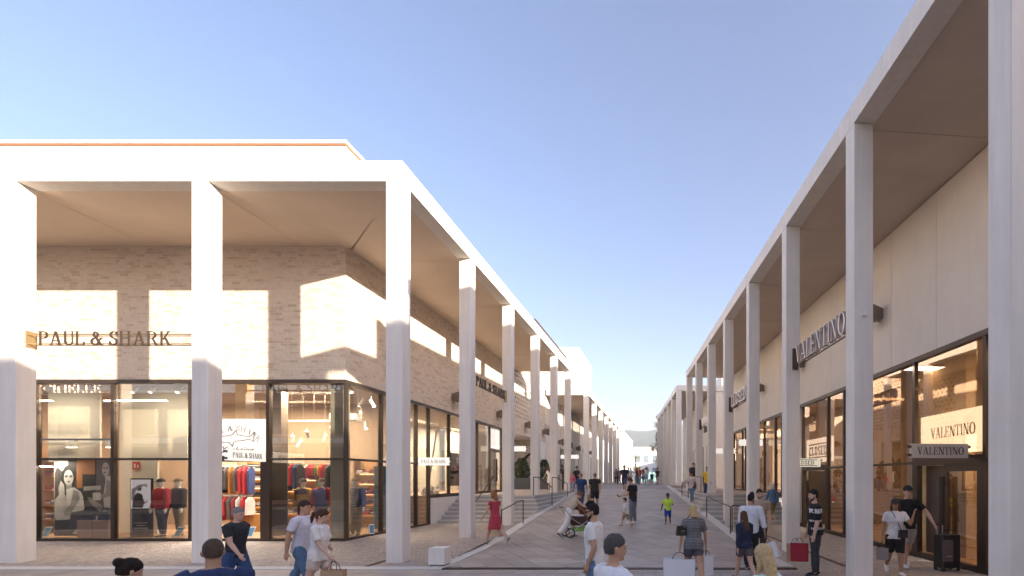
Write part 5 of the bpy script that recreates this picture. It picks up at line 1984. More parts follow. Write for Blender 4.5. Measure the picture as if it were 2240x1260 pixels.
GLOW = M('spot_glow', (1, .93, .8), .5, emit=5.0, ecol=(1, .9, .7))
WARMGLOW = M('warm_shelf_light', (1, .8, .5), .5, emit=1.6, ecol=(1, .72, .4))
room_or_fill_light(-18.5, 18.2, 4.95, 3.5, 110)
room_or_fill_light(-14.2, 18.6, 4.95, 3.0, 120)
room_or_fill_light(-12.0, 16.7, 4.95, 2.0, 60)
room_or_fill_light(-20.0, 15.56, 2.5, 1.6, 13, 0, (1, .95, .88), 22)  # added fill below the transom, only to brighten the poster
room_or_fill_light(-20.2, 15.6, 4.6, 2.0, 12, 0, (1, .92, .8), 30)  # added fill tilted into the upper poster window
room_or_fill_light(-16.6, 15.6, 4.6, 2.0, 14, 0, (1, .92, .8), 30)  # added fill for the next window along
room_or_fill_light(-13.6, 15.9, 2.5, .8, 14)
room_or_fill_light(-12.4, 24.5, 4.95, 3.0, 110, R(90))
room_or_fill_light(-12.4, 29.5, 4.95, 3.0, 90, R(90))
for (v, s, e) in ((VW + 2.2, 9.6, 62), (VW + .45, 13.2, 9), (VW + 2.2, 18.2, 34), (VW + 1.8, 24.5, 30), (VW + 1.8, 30, 30)):
    q = RW(v, s, 5.05)
    room_or_fill_light(q.x, q.y, q.z, 2.6, e, THR, (1, .86, .68))


def spot(loc, label, rz=0.0, m=WHITE, s=1.0):
    t = thing('spotlight', label, 'spotlight', loc, rz, 'track spotlights in the brick shop')
    MB().tube([(0, 0, 0.0), (0, 0, -.12 * s)], .012 * s, 6).build('stem', m, t)
    MB().tube([(0, -.03, -.12 * s), (.02, .10 * s, -.34 * s)], .055 * s, 10).build('housing', m, t)
    MB().tube([(.02, .101 * s, -.341 * s), (.0205, .104 * s, -.347 * s)], .045 * s, 10).build('lamp_glass', GLOW, t)
    return t


k = 0
spots = [(620, 935, 17.2), (672, 948, 17.0), (640, 958, 18.2), (712, 955, 18.0), (730, 925, 16.6), (658, 968, 19.3), (300, 850, 16.4), (338, 850, 16.4), (395, 850, 16.2), (790, 905, 17.4), (800, 930, 18.0), (765, 850, 16.2), (812, 880, 16.6)]
SPL = ['white track spotlight just below the left end of the hanging track', 'white track spotlight near the middle of the hanging track, tilted', 'small white spotlight deep in the corner window', 'white spotlight beside the pale pier, pointing down',
       'white spotlight against the pale pier top', 'smallest white spotlight at the back of the corner window', 'white downlight at the ceiling over the screen totem', 'white downlight over the red jacket mannequin', 'white downlight by the mullion next to the column',
       'white spotlight high in the side window above the striped jumper', 'white spotlight low in the side window, above the shelves', 'white spotlight directly under the header at the pale pier', 'white spotlight in the side window next to its second mullion']
for (px_, py_, y_) in spots:
    spot((AT(px_, y_), y_, HC + (1047 - py_) / F * y_ + .2), SPL[k], rz=.4 * k)
    k += 1
trk = thing('light_track', 'long white lighting track hung on thin wires in the corner window', 'light track', (-12.1, 17.1, 4.05))
MB().box(-1.3, 1.6, -.03, .03, -.03, .03).build('track', WHITE, trk)
for k in range(8):
    MB().tube([(-1.2 + .38 * k, 0, .03), (-1.2 + .38 * k, 0, 1.0)], .006, 5).build('wire', STEEL, trk)
box('control_box', WHITE, trk, .55, 1.5, -.12, .12, .03, .24)
trk = thing('light_track', 'brown track with glowing lamps along the pale upper wall of the window', 'light track', (AT(158, 16.4), 16.4, 3.35))
box('track', BRONZE, trk, -1.8, 1.5, -.04, .04, -.03, .03)
for k in range(3):
    for e in (0, .16):
        box('lamp_housing', WHITE, trk, -1.45 + 1.3 * k + e, -1.35 + 1.3 * k + e, -.06, .06, -.26, -.03)
        box('lamp_glass', GLOW, trk, -1.44 + 1.3 * k + e, -1.36 + 1.3 * k + e, -.05, .05, -.268, -.261)

# advertising wall with three people in black and white
ad = thing('poster', 'tall black and white fashion poster of three people in the window', 'poster', (AT(183, 15.9), 15.9, .2))
GREYP = [M('print_grey_%d' % k, (c, c * .97, c * .92), .6) for k, c in enumerate((.015, .05, .16, .38, .64, .82))]
PW = 1.86
box('backing', M('poster_frame', (.45, .36, .26), .5), ad, -PW / 2 - .03, PW / 2 + .03, .004, .05, 0, 2.5)
box('print', GREYP[1], ad, -PW / 2, PW / 2, 0, .003, .02, 2.48)


def flat(parent, name, pts, m, d):
    """flat print patch; points 0..1 across, 0..1 up"""
    v = [((a - .5) * PW, -.001 - .0012 * d, .02 + b * 2.46) for a, b in pts]
    n = len(v)
    MB().add(v, [tuple(range(n))]).build(name, m, parent)


def oval(cx, cy, rx, ry, rot=0, n=18):
    c, s = math.cos(R(rot)), math.sin(R(rot))
    return [(cx + rx * math.cos(2 * math.pi * k / n) * c - ry * math.sin(2 * math.pi * k / n) * s, cy + (rx * math.cos(2 * math.pi * k / n) * s + ry * math.sin(2 * math.pi * k / n) * c) * .76) for k in range(n)]


pp = [('print_panel', [(.38, .62), (.70, .62), (.70, 1), (.38, 1)], M('print_orange', (.62, .24, .07), .6), 1),
      ('print_panel', [(.48, .80), (.72, .80), (.72, .60), (.48, .60)], GREYP[0], 2),
      ('print_panel', [(.50, .585), (.80, .60), (.80, .655), (.50, .64)], GREYP[4], 3),
      ('print_figure', [(0, .24), (.04, .18), (.28, .2), (.30, .3), (.26, .5), (.10, .56), (.02, .48), (0, .45)], GREYP[4], 2),
      ('print_figure', [(0, 1), (.24, 1), (.235, .93), (.20, .86), (.12, .84), (.05, .9), (.02, .86), (0, .8)], GREYP[3], 3),
      ('print_figure', [(.06, .985), (.22, .985), (.23, .93), (.20, .87), (.13, .85), (.07, .90)], GREYP[4], 4),
      ('print_hair', oval(.245, .79, .115, .17), GREYP[0], 5),
      ('print_face', oval(.245, .755, .083, .135), GREYP[4], 6),
      ('print_eye', oval(.205, .775, .03, .022), GREYP[2], 7), ('print_eye', oval(.285, .775, .03, .022), GREYP[2], 7),
      ('print_lips', oval(.245, .705, .028, .012), GREYP[1], 7),
      ('print_neck', [(.20, .70), (.30, .70), (.31, .60), (.20, .60)], GREYP[3], 5),
      ('print_shirt', [(.20, .60), (.34, .63), (.46, .57), (.50, .50), (.52, .36), (.50, .33), (.28, .30), (.22, .42)], GREYP[5], 7),
      ('print_arm', [(.33, .60), (.42, .57), (.44, .48), (.28, .28), (.18, .26), (.16, .30), (.28, .42)], GREYP[3], 8),
      ('print_arm', [(.11, .30), (.20, .28), (.17, .66), (.11, .72), (.07, .62)], GREYP[4], 8),
      ('print_trousers', [(.28, .30), (.52, .34), (.60, .26), (.30, .02), (.14, .02), (.26, .16)], GREYP[1], 5),
      ('print_trousers', [(0, .20), (.28, .21), (.24, .02), (0, .02)], GREYP[0], 4),
      ('print_panel', [(.30, .02), (.62, .26), (1, .26), (1, .02)], GREYP[5], 2),
      ('print_hair', oval(.90, .88, .085, .14), GREYP[1], 4),
      ('print_face', oval(.885, .865, .065, .12), GREYP[4], 5),
      ('print_eye', oval(.86, .885, .02, .014), GREYP[1], 6), ('print_eye', oval(.91, .885, .02, .014), GREYP[1], 6), ('print_lips', oval(.87, .825, .022, .01), GREYP[1], 6),
      ('print_figure', [(.87, .80), (.94, .80), (1, .72), (1, .34), (.86, .34), (.84, .52), (.88, .70)], GREYP[5], 3),
      ('print_arm', [(.90, .74), (.97, .70), (.98, .52), (.74, .46), (.70, .50), (.88, .56)], GREYP[3], 4),
      ('print_cup', [(.66, .46), (.80, .46), (.80, .56), (.66, .56)], GREYP[5], 5),
      ('print_legs', [(.56, .50), (.62, .50), (.88, .36), (1, .36), (1, .26), (.84, .27), (.62, .42)], GREYP[3], 3)]
for nm, pts, m, d in pp:
    flat(ad, nm, pts, m, d)
# pink plinths with two navy bags
PINK = M('pink_plinth', (.60, .42, .35), .6, var=.03)
for k, xq in enumerate((194, 229)):
    t = thing('display_plinth', ['pink display plinth nearer the poster centre', 'pink display plinth beside the mullion'][k], 'plinth', (AT(xq, 15.72), 15.72, .17))
    MB().chamfer_box(-.24, .24, -.12, .12, 0, .56, .006).build('block', PINK, t)
    leather_bag(['navy and brown bag on the inner pink plinth', 'navy and brown bag on the pink plinth by the mullion'][k], (AT(xq, 15.72), 15.72, .733), .1, .34, .12, .26, M('navy_leather', (.025, .035, .085), .6), metal=False)
# screen totem
t = thing('display_screen', 'upright black screen totem with a monochrome picture', 'display screen', (AT(308, 15.95), 15.95, .16))
box('housing', M('black_gloss', (.012, .012, .012), .2), t, -.35, .35, 0, .06, 0, 1.9)
box('screen', M('screen_grey', (.5, .5, .58), .4, emit=.12, ecol=(.72, .72, .85)), t, -.32, .32, -.004, -.001, .93, 1.86)
sm_ = [M('screen_dark', (.03, .03, .035), .4), M('screen_mid', (.2, .2, .23), .4, emit=.1)]
for pts, mm in (([(-.28, .95), (.06, .95), (.12, 1.1), (.05, 1.38), (-.10, 1.44), (-.24, 1.3)], sm_[0]), ([(-.10, 1.5), (.02, 1.5), (.03, 1.62), (-.07, 1.64)], sm_[0]), ([(-.30, 1.55), (-.2, 1.6), (-.05, 1.7), (.2, 1.72), (.22, 1.6), (.1, 1.66), (-.16, 1.5), (-.22, 1.2), (-.31, 1.2)], sm_[1]), ([(.1, 1.15), (.24, 1.2), (.22, 1.12), (.1, 1.06)], sm_[1])):
    MB().add([(a, -.006, b) for a, b in pts], [tuple(range(len(pts)))]).build('screen_image', mm, t)
letters(t, 'PAUL&SHARK', .045, .42, .002, WHITE, (-.21, -.002, .44), (1, 0, 0), (0, 0, 1), joined=True, name='lettering')
box('line', WHITE, t, -.14, .14, -.003, -.001, .37, .385)
box('line', WHITE, t, -.23, .23, -.003, -.001, .28, .30)
t = thing('fire_sign', 'small red fire equipment sign on the pale display wall', 'sign', (AT(298, 16.85), 16.85, 2.5))
box('plate', M('sign_red', (.55, .05, .04), .5), t, -.13, .13, 0, .01, -.13, .13)
box('pictogram', WHITE, t, -.08, -.02, -.004, -.001, -.08, .06)
box('pictogram', WHITE, t, .03, .08, -.004, -.001, -.08, .02)
for (px_, y_, rz, lab) in ((386, 15.75, .1, 'small tilted blue notice card at the foot of the middle window'), (543, 15.75, .15, 'small tilted blue notice card by the brown window panel'), (707, 15.75, .15, 'tilted blue notice card at the foot of the corner window'), (95, 15.7, .1, 'small pale notice card at the edge of the poster window'), (814, 16.6, 1.3, 'pale notice card standing in the street side window')):
    t = thing('notice_card', lab, 'notice card', (AT(px_, y_), y_, .19), rz)
    MB().hexa([(-.1, 0, 0), (.1, 0, 0), (.1, .01, 0), (-.1, .01, 0), (-.03, .1, .32), (.17, .1, .32), (.17, .11, .32), (-.03, .11, .32)]).build('card', WHITE, t)
    MB().add([(-.08, -.001 + .006, .03), (.085, .006, .03), (.148, .0895, .29), (-.02, .0895, .29)], [(0, 1, 2, 3)]).build('print', M('blue_print', (.12, .28, .42), .5), t)

# mannequins
MQ = dict(name='mannequin', cat='mannequin', skin=(.78, .77, .75), detail=2, group='window mannequins in the brick shop')
stp = dict(lt=3, lk=3, rt=-4, rk=3, la=3, lb=10, le=12, ra=-2, rb=10, re=18, pitch=2)
GOLDC = (.55, .35, .06)
human('white mannequin in a red quilted jacket and navy jeans', AT(354, 15.9), 15.9, .17, R(172), 1.86, pose=stp, top=('jacket', (.50, .02, .03)), bottom=('jeans', (.03, .04, .075)), shoe=(.015, .015, .02), hair=('none', (0, 0, 0)), extra={'cap': (.02, .02, .022)}, **MQ)
human('white mannequin in a black sweater and khaki trousers', AT(392, 16.1), 16.1, .17, R(165), 1.87, pose=stp, top=('jacket', (.018, .019, .025)), bottom=('trousers', (.27, .22, .14)), shoe=(.05, .04, .03), hair=('none', (0, 0, 0)), extra={'cap': (.20, .15, .08)}, **MQ)
q, J = human('white mannequin in a yellow and navy colour block jacket', AT(664, 16.5), 16.5, .17, R(175), 1.86, pose=stp, top=('jacket', GOLDC), bottom=('jeans', (.04, .05, .08)), shoe=(.02, .02, .02), hair=('none', (0, 0, 0)), extra={'cap': (.02, .02, .022)}, **MQ)
yb = MB()
loft(yb, [(J['O']((0, yo * 1.86, zz * 1.86)), Vector((1, 0, 0)), Vector((0, 1, 0)), (rx + .0255) * 1.86, (ry + .0275) * 1.86) for (zz, rx, ry, yo) in TORSO['m'][5:9]], 16)
o = yb.build('jacket_yoke', M('navy_cloth', (.02, .03, .06), .8), q)
PENDING.append((o, .012, 2))
q, J = human('white mannequin in a blue quilted vest over red sleeves', AT(704, 16.3), 16.3, .17, R(182), 1.87, pose=dict(stp, ra=6, re=10), top=('jacket', (.38, .02, .03)), bottom=('jeans', (.13, .20, .32)), shoe=(.02, .02, .02), hair=('none', (0, 0, 0)), extra={'cap': (.12, .06, .05)}, **MQ)
vb = MB()
loft(vb, [(J['O']((0, yo * 1.87, zz * 1.87)), Vector((1, 0, 0)), Vector((0, 1, 0)), (rx + .028) * 1.87, (ry + .0305) * 1.87) for (zz, rx, ry, yo) in TORSO['m'][1:9]], 16)
o = vb.build('vest', M('blue_quilting', (.035, .07, .27), .6, bump=.4, bs=12), q)
PENDING.append((o, .012, 2))
STRIPE = bpy.data.materials.new('striped_knit')
STRIPE.use_nodes = True
_t = STRIPE.node_tree
_w = _t.nodes.new('ShaderNodeTexWave')
_w.wave_type = 'BANDS'
_w.bands_direction = 'Z'
_w.inputs['Scale'].default_value = 5.2
_c = _t.nodes.new('ShaderNodeValToRGB')
_c.color_ramp.interpolation = 'CONSTANT'
_c.color_ramp.elements[0].color = (.03, .035, .05, 1)
_c.color_ramp.elements[1].color = (.7, .69, .66, 1)
_c.color_ramp.elements[1].position = .5
_tc = _t.nodes.new('ShaderNodeTexCoord')
_t.links.new(_tc.outputs['Object'], _w.inputs['Vector'])
_t.links.new(_w.outputs['Fac'], _c.inputs['Fac'])
_t.links.new(_c.outputs['Color'], _t.nodes['Principled BSDF'].inputs['Base Color'])
q, J = human('white mannequin in a striped jumper and open grey jacket, corner side window', AT(777, 16.3), 16.3, .17, R(190), 1.88, pose=stp, top=('jacket', (.14, .15, .22)), bottom=('trousers', (.28, .22, .14)), shoe=(.08, .05, .03), hair=('none', (0, 0, 0)), extra={'cap': (.25, .16, .07)}, **MQ)
yb = MB()
loft(yb, [(J['O']((0, (yo + .03) * 1.88, zz * 1.88)), Vector((1, 0, 0)), Vector((0, 1, 0)), .05 * 1.88, (ry + .004) * 1.88) for (zz, rx, ry, yo) in TORSO['m'][1:8]], 14)
o = yb.build('striped_jumper', STRIPE, q)
PENDING.append((o, .012, 1))

# rails of clothes, shelves with folded stock
CLOTH = [M('cloth_%d' % k, c, .85, var=.1, vs=10) for k, c in enumerate([(.40, .02, .025), (.02, .022, .03), (.03, .05, .14), (.55, .5, .45), (.10, .08, .07), (.05, .22, .06), (.45, .16, .03), (.25, .03, .04)])]


def clothes_rail(label, loc, rz, n, seq, L=1.2, hgt=.95):
    t = thing('clothes_rail', label, 'clothes rail', loc, rz)
    MB().tube([(-L / 2, 0, 0), (L / 2, 0, 0)], .014, 6).build('rail', STEEL, t)
    rr = random.Random(len(label) * 7 + n)
    for k in range(n):
        xx = -L / 2 + L * (k + .5) / n + rr.uniform(-.012, .012)
        hb_ = hgt * rr.uniform(.82, 1.05)
        wd = rr.uniform(.17, .23)
        th = rr.uniform(.018, .04)
        tw = rr.uniform(-.05, .05)
        MB().hexa([(xx - th + tw, -wd, -hb_), (xx + th + tw, -wd, -hb_), (xx + th - tw, wd, -hb_ - .02), (xx - th - tw, wd, -hb_ - .02), (xx - th, -wd * 1.03, -.17), (xx + th, -wd * 1.03, -.17), (xx + th, wd * 1.03, -.17), (xx - th, wd * 1.03, -.17)]) \
            .add([(xx - th, -wd * 1.03, -.17), (xx + th, -wd * 1.03, -.17), (xx + th, wd * 1.03, -.17), (xx - th, wd * 1.03, -.17), (xx - .01, -.06, -.04), (xx + .02, -.06, -.04), (xx + .02, .06, -.04), (xx - .01, .06, -.04)], [(4, 5, 6, 7), (0, 1, 5, 4), (1, 2, 6, 5), (2, 3, 7, 6), (3, 0, 4, 7)]).build('hanging_garment', CLOTH[seq[k % len(seq)] if rr.random() < .75 else rr.randrange(8)], t)
    return t


def shelves(label, loc, rz, W_, zs_, fill, D=.38, m=None, back=True, h=None, glow=True):
    t = thing('shelf_unit', label, 'shelves', loc, rz)
    m = m or OAK
    H_ = h or zs_[-1] + .5
    if back:
        box('back_panel', M('honey_back_panel', (.50, .27, .10), .6, var=.1), t, -W_ / 2, W_ / 2, D, D + .03, 0, H_)
    for e in (-1, 1):
        box('upright', m, t, e * W_ / 2 - .02, e * W_ / 2 + .02, 0, D, 0, H_)
    rr = random.Random(hash(label) % 1000 if False else len(label))
    for i, z in enumerate(zs_):
        b = box('shelf_board', m, t, -W_ / 2, W_ / 2, 0, D, z - .025, z)
        if glow:
            box('shelf_light', WARMGLOW, b, -W_ / 2 + .03, W_ / 2 - .03, D - .05, D - .03, z - .04, z - .026)
        if fill:
            x_ = -W_ / 2 + .06
            while x_ < W_ / 2 - .22:
                wq = rr.uniform(.2, .32)
                hq = rr.uniform(.08, .22)
                for q_ in range(int(hq / .04)):
                    MB().chamfer_box(x_ + rr.uniform(0, .012), x_ + wq - .03 + rr.uniform(-.01, .01), .05, D - .06, z + .04 * q_ + .001, z + .04 * q_ + .037, .012).build('folded_garment', CLOTH[rr.choice(fill)], t)
                x_ += wq
    return t


clothes_rail('clothes rail of red and black jackets inside the doorway, upper', (AT(508, 17.4), 17.4, 2.5), R(12), 9, (0, 0, 1, 4, 0, 4), 1.3)
clothes_rail('clothes rail of red, white and black shirts inside the doorway, lower', (AT(505, 17.3), 17.3, 1.45), R(12), 9, (1, 0, 0, 3, 1), 1.3, .8)
shelves('honey wood shelves of folded shirts inside the doorway', (AT(552, 18.6), 18.6, .16), 0, 1.1, [.45, .85, 1.2, 1.55, 1.9, 2.25], (3, 4, 1, 3))
t = thing('counter', 'curved honey wood counter inside the doorway', 'counter', (AT(556, 17.9), 17.9, .16))
MB().chamfer_box(-.7, .75, -.3, .3, 0, .62, .1).build('counter_body', M('honey_wood', (.40, .19, .06), .4, var=.12, vs=5), t)
clothes_rail('clothes rail of blue and dark coats deep in the corner window', (AT(636, 18.2), 18.2, 2.62), 0, 6, (2, 1, 4, 1), .8)
clothes_rail('clothes rail of red, green and orange tops high in the corner window', (AT(682, 18.6), 18.6, 2.62), 0, 10, (0, 5, 6, 0, 7, 6), 1.0, .55)
clothes_rail('clothes rail of dark grey jackets beside the pale pier', (AT(712, 18.8), 18.8, 2.62), 0, 6, (4, 1), .5)
shelves('dark shelves of red and black stock behind the mannequins', (AT(672, 19.6), 19.6, .16), 0, 2.2, [.5, .95, 1.4, 1.85], (0, 1, 7, 4, 3), glow=True)
shelves('shelves of red folded knitwear seen through the side window', (-11.6, 19.1, .16), 0, .9, [.5, .9, 1.3, 1.7, 2.1], (0, 7, 1, 3))
shelves('tall amber lit shelves of bags beyond the poster window', (AT(112, 16.9), 16.9, .16), 0, .7, [.5, 1.0, 1.5, 2.0, 2.5], (3, 4, 0, 4))
shelves('warm lit shelf wall behind the open doorway', (AT(500, 20.2), 20.2, .16), 0, 2.4, [.5, .95, 1.4, 1.85, 2.3], (2, 1, 0, 3))
t = thing('blue_banner', 'turquoise picture banner in the street side window', 'banner', (-10.6, 18.6, .2))
box('print', M('turquoise_print', (.06, .30, .42), .6, var=.4, vs=3), t, -.02, .0, -.6, .7, 0, 2.3)
t = thing('window_prop', 'white coral and oar display in the raised street window', 'window display', (-10.5, 22.0, UZ0))
MB().tube([(.2, -.6, .1), (.2, .25, 2.9)], .035, 7).build('oar', M('driftwood', (.45, .32, .2), .8), t)
rr = random.Random(3)
mbq = MB()
for k in range(40):
    mbq.ball((rr.uniform(-.1, .3), rr.uniform(-.9, .3), rr.uniform(.02, .4) * (1 - abs(rr.uniform(-.5, .5)))), rr.uniform(.04, .1), n=6, m=5)
mbq.build('coral_pile', WHITE, t)
t = thing('poster', 'dark poster with a white star and red band in the raised street window', 'poster', (-10.3, 24.4, 1.7))
box('print', GREYP[0], t, -.02, 0, -.7, .7, 0, 1.6)
box('band', M('sign_red', (.5, 0, 0)), t, .001, .006, -.45, .5, .75, 1.0)
st_ = []
for k in range(10):
    a = math.pi / 2 + k * math.pi / 5
    rq = .28 if k % 2 == 0 else .12
    st_.append((.004, .1 + rq * math.cos(a), 1.28 + rq * math.sin(a)))
MB().add(st_, [tuple(range(10))]).build('star', WHITE, t)

# boutique interior on the shaded side
def RT_(name, label, cat, v, s, z, rz=0.0):
    q = RW(v, s, z)
    return thing(name, label, cat, q, THR + rz)


def stone_shelf(label, v, s, W_, zs_):
    t = RT_('shelf_unit', label, 'shelves', v, s, .08, R(90) * -1)
    box('back_panel', TRAV, t, -W_ / 2, W_ / 2, .4, .45, 0, 3.2)
    for z in zs_:
        b = box('shelf_board', M('honey_stone_shelf', (.55, .36, .17), .5, var=.15, vs=9), t, -W_ / 2, W_ / 2, 0, .4, z - .06, z)
        box('shelf_light', WARMGLOW, b, -W_ / 2 + .02, W_ / 2 - .02, .33, .38, z - .075, z - .061)
    return t


stone_shelf('lit honey stone shelves of handbags behind the boutique door', VW + 2.2, 9.3, 2.6, [.62, 1.05, 1.5, 2.05])
HB = [('black structured handbag high on the boutique shelf', 8.95, 1.58 + .0, .34, .28), ('black studded handbag on the middle boutique shelf', 9.1, 1.13 - .0, .3, .2)]
for lab, s_, z_, w2, h2 in HB:
    q = RW(VW + 2.2 + .2, s_, z_ + .0)
    leather_bag(lab, q, THR + R(-90), w2, .14, h2)
for k in range(3):
    q = RW(VW + 2.35, 9.6 + .22 * k, .135 + .0 + .56)
    t = thing('shoe_pair', ['gold strappy sandals on the low boutique shelf', 'black heeled shoes on the low boutique shelf', 'black and white shoes at the end of the low boutique shelf'][k], 'shoes', q, THR)
    mm = M('gold_metal', (.6, .42, .16), .3, metal=.9) if k == 0 else M('black_leather', (.018, .017, .017), .4)
    for e in (0, .09):
        MB().hexa([(-.1, e, 0), (.12, e, 0), (.12, e + .07, 0), (-.1, e + .07, 0), (-.1, e + .01, .09), (.06, e + .01, .03), (.06, e + .06, .03), (-.1, e + .06, .09)]).build('shoe', mm, t)
t = RT_('display_stand', 'dark timber stool display inside the boutique door', 'display stand', VW + 1.2, 9.6, .08)
MB().lathe([(.28, 0), (.28, .03), (.04, .05), (.04, .62), (.22, .65), (.22, .70)], 20).build('stand', DARKM, t)
t = RT_('wall_lettering', 'pair of gold letters on the travertine wall inside the boutique', 'wall letters', VW + .74, 12.3, 2.15)
letters(t, 'NO', .26, .42, .03, M('gold_metal', (.6, .4, .15)), (0, .3, 0), (0, -1, 0), (0, 0, 1))
t = RT_('wall_spotlight', 'slim brass pole with three glowing spots in the boutique window', 'spotlight', VW + .4, 13.95, .13)
MB().tube([(0, 0, 0), (0, 0, 1.75)], .014, 6).build('pole', M('gold_metal', (.6, .4, .15)), t)
for z in (.35, .95, 1.6):
    MB().ball((-.05, -.06, z), .04, n=10, m=7).build('lamp_glass', GLOW, t)
t = RT_('clothes_rail', 'rail of coats just inside the narrow second shop door', 'clothes rail', VW + 1.6, 19.6, 1.75, R(90))
MB().tube([(-.7, 0, 0), (.7, 0, 0)], .014, 6).build('rail', DARKM, t)
for k in range(8):
    xx = -.6 + .16 * k
    MB().hexa([(xx - .03, -.2, -1.05), (xx + .03, -.2, -1.05), (xx + .03, .2, -1.05), (xx - .03, .2, -1.05), (xx - .02, -.12, -.05), (xx + .02, -.12, -.05), (xx + .02, .12, -.05), (xx - .02, .12, -.05)]).build('hanging_garment', CLOTH[(4, 6, 1)[k % 3]], t)
t = RT_('notice_card', 'white opening hours notice on the second shop window', 'notice card', VW + .03, 18.5, .45)
box('card', WHITE, t, -.008, 0, -.13, .13, 0, .28)
t = RT_('notice_card', 'small red and white sticker on the second shop window', 'notice card', VW + .03, 17.9, 1.22)
box('card', M('sign_red', (.5, 0, 0)), t, -.008, 0, -.09, .09, 0, .14)
box('card', WHITE, t, -.008, 0, -.07, .07, -.05, -.008)
t = RT_('clothes_rail', 'rail of clothes behind the raised shaded window', 'clothes rail', VW + 1.4, 26.2, 2.9, R(90))
MB().tube([(-1.2, 0, 0), (1.2, 0, 0)], .014, 6).build('rail', DARKM, t)
for k in range(12):
    xx = -1.1 + .2 * k
    MB().hexa([(xx - .03, -.2, -1.05), (xx + .03, -.2, -1.05), (xx + .03, .2, -1.05), (xx - .03, .2, -1.05), (xx - .02, -.12, -.05), (xx + .02, -.12, -.05), (xx + .02, .12, -.05), (xx - .02, .12, -.05)]).build('hanging_garment', CLOTH[(4, 3, 6, 1)[k % 4]], t)

# ================================================================== PEOPLE IN THE STREET
PALE, TAN, OLIVE, BROWN, DEEP = (.58, .36, .27), (.48, .28, .18), (.40, .235, .15), (.24, .125, .075), (.16, .08, .05)
DKHAIR, BRHAIR, GREY, BLOND = (.018, .014, .012), (.075, .04, .022), (.22, .21, .20), (.52, .38, .20)
WALK = dict(lt=22, lk=8, rt=-18, rk=20, la=-18, lb=8, le=18, ra=18, rb=8, re=22, lean=3)
WALK2 = dict(lt=-16, lk=18, rt=20, rk=6, la=18, lb=8, le=24, ra=-18, rb=8, re=14, lean=3)
STAND = dict(lt=3, lk=3, rt=-2, rk=3, la=2, lb=7, le=10, ra=2, rb=7, re=10)


def per(label, px_, y_, rz, H, z=None, **k):
    z = zr(y_) if z is None else z
    return human(label, AT(px_, y_), y_, z + .003, R(rz), H, **k)


# nearest heads, cut off by the lower edge
per('man with cropped dark hair seen from behind in a plain navy tee', 466, 3.9, 40, 1.585, head=.90, pose=dict(STAND, pitch=2), skin=OLIVE, top=('tee', (.016, .035, .105)), bottom=('jeans', (.05, .05, .06)), hair=('crew', (.085, .06, .045)), detail=3)
per('woman with dark swept back hair at the bottom edge, only her head showing', 268, 3.8, -20, 1.445, head=.88, sex='f', pose=dict(STAND, pitch=12), skin=PALE, top=('tee', (.25, .22, .2)), hair=('bun', (.022, .013, .01)), detail=2)
per('man with greying hair and white shirt turned away at the bottom edge', 1338, 4.0, -55, 1.59, pose=dict(STAND, pitch=4, yaw=-10), skin=TAN, top=('shirt', (.72, .72, .75)), bottom=('jeans', (.1, .15, .25)), hair=('short', (.075, .07, .07)), detail=3)
per('blonde woman in a pale mint top at the bottom edge beside the kerb', 1676, 4.2, 35, 1.475, sex='f', pose=dict(STAND, pitch=6), skin=PALE, top=('tee', (.55, .70, .66)), hair=('long', BLOND), detail=2)
# brick shop side
per('grey haired man in a black tee and blue checked shorts passing the doorway', 515, 8.3, -88, 1.60, pose=WALK, skin=PALE, top=('tee', (.018, .02, .026)), bottom=('longshorts', (.03, .07, .18)), hair=('short', GREY), detail=2)
per('dark haired man in a pale lilac tee and jeans passing the corner window', 660, 8.6, -85, 1.70, pose=WALK2, skin=TAN, top=('tee', (.62, .60, .68)), bottom=('jeans', (.10, .18, .30)), hair=('short', (.05, .03, .02)), detail=2)
q, J = per('brown haired woman in a white top beside the man in the lilac tee', 697, 8.2, -80, 1.57, sex='f', pose=dict(WALK, pitch=10), skin=PALE, top=('loose', (.74, .70, .68)), bottom=('mini', (.60, .50, .45)), hair=('pony', BRHAIR), detail=2)
h = hand_world(J, 'r')
paper_bag('shopping_bag', 'tan paper bag carried by the woman in the white top', h, .34, .14, .28, M('kraft_paper', (.45, .30, .18), .8, var=.05), R(5))
# red dress on the kerb
q, J = per('woman in a short red dress and green trainers striding along the white kerb', 1083, 15.1, 62, 1.68, sex='f', pose=dict(lt=24, lk=6, rt=-22, rk=32, la=18, lb=10, le=24, ra=6, rb=8, re=22, lean=4, pitch=6), skin=PALE, top=('dress', (.42, .045, .07)), bottom=('none', (0, 0, 0)), shoe=(.05, .13, .085), hair=('bob', (.28, .12, .05)), detail=2)
h = hand_world(J, 'r')
paper_bag('shopping_bag', 'wide beige paper bag carried by the woman in the red dress', h, .52, .18, .36, M('beige_paper', (.60, .48, .34), .8, var=.05), R(62 + 90), handle=.10)
# stroller group
q, J = per('woman in white trousers leaning over a brown hooded stroller', 1245, 16.3, -62, 1.64, sex='f', pose=dict(lt=14, lk=6, rt=-18, rk=22, la=40, lb=6, le=30, ra=46, rb=6, re=26, lean=30, pitch=18), skin=PALE, top=('crop', (.50, .43, .33)), bottom=('wide', (.74, .73, .72)), shoe=(.12, .08, .05), hair=('bun', (.16, .085, .045)), detail=2)
t = thing('stroller', 'brown hooded baby stroller pushed by the woman in white trousers', 'stroller', (AT(1268, 16.5), 16.5, zr(16.5)), R(-62))
BRC = M('brown_stroller_cloth', (.19, .075, .035), .7, var=.06)
hd_ = MB()
v, f = [], []
for i in range(9):
    a = R(-8 + 118 * i / 8)
    for j in range(9):
        b = R(-90 + 180 * j / 8)
        v.append((.235 * math.sin(b), -.05 + .33 * math.cos(a) * (.35 + .65 * math.cos(b)), .74 + .34 * math.sin(a) * (.45 + .55 * math.cos(b))))
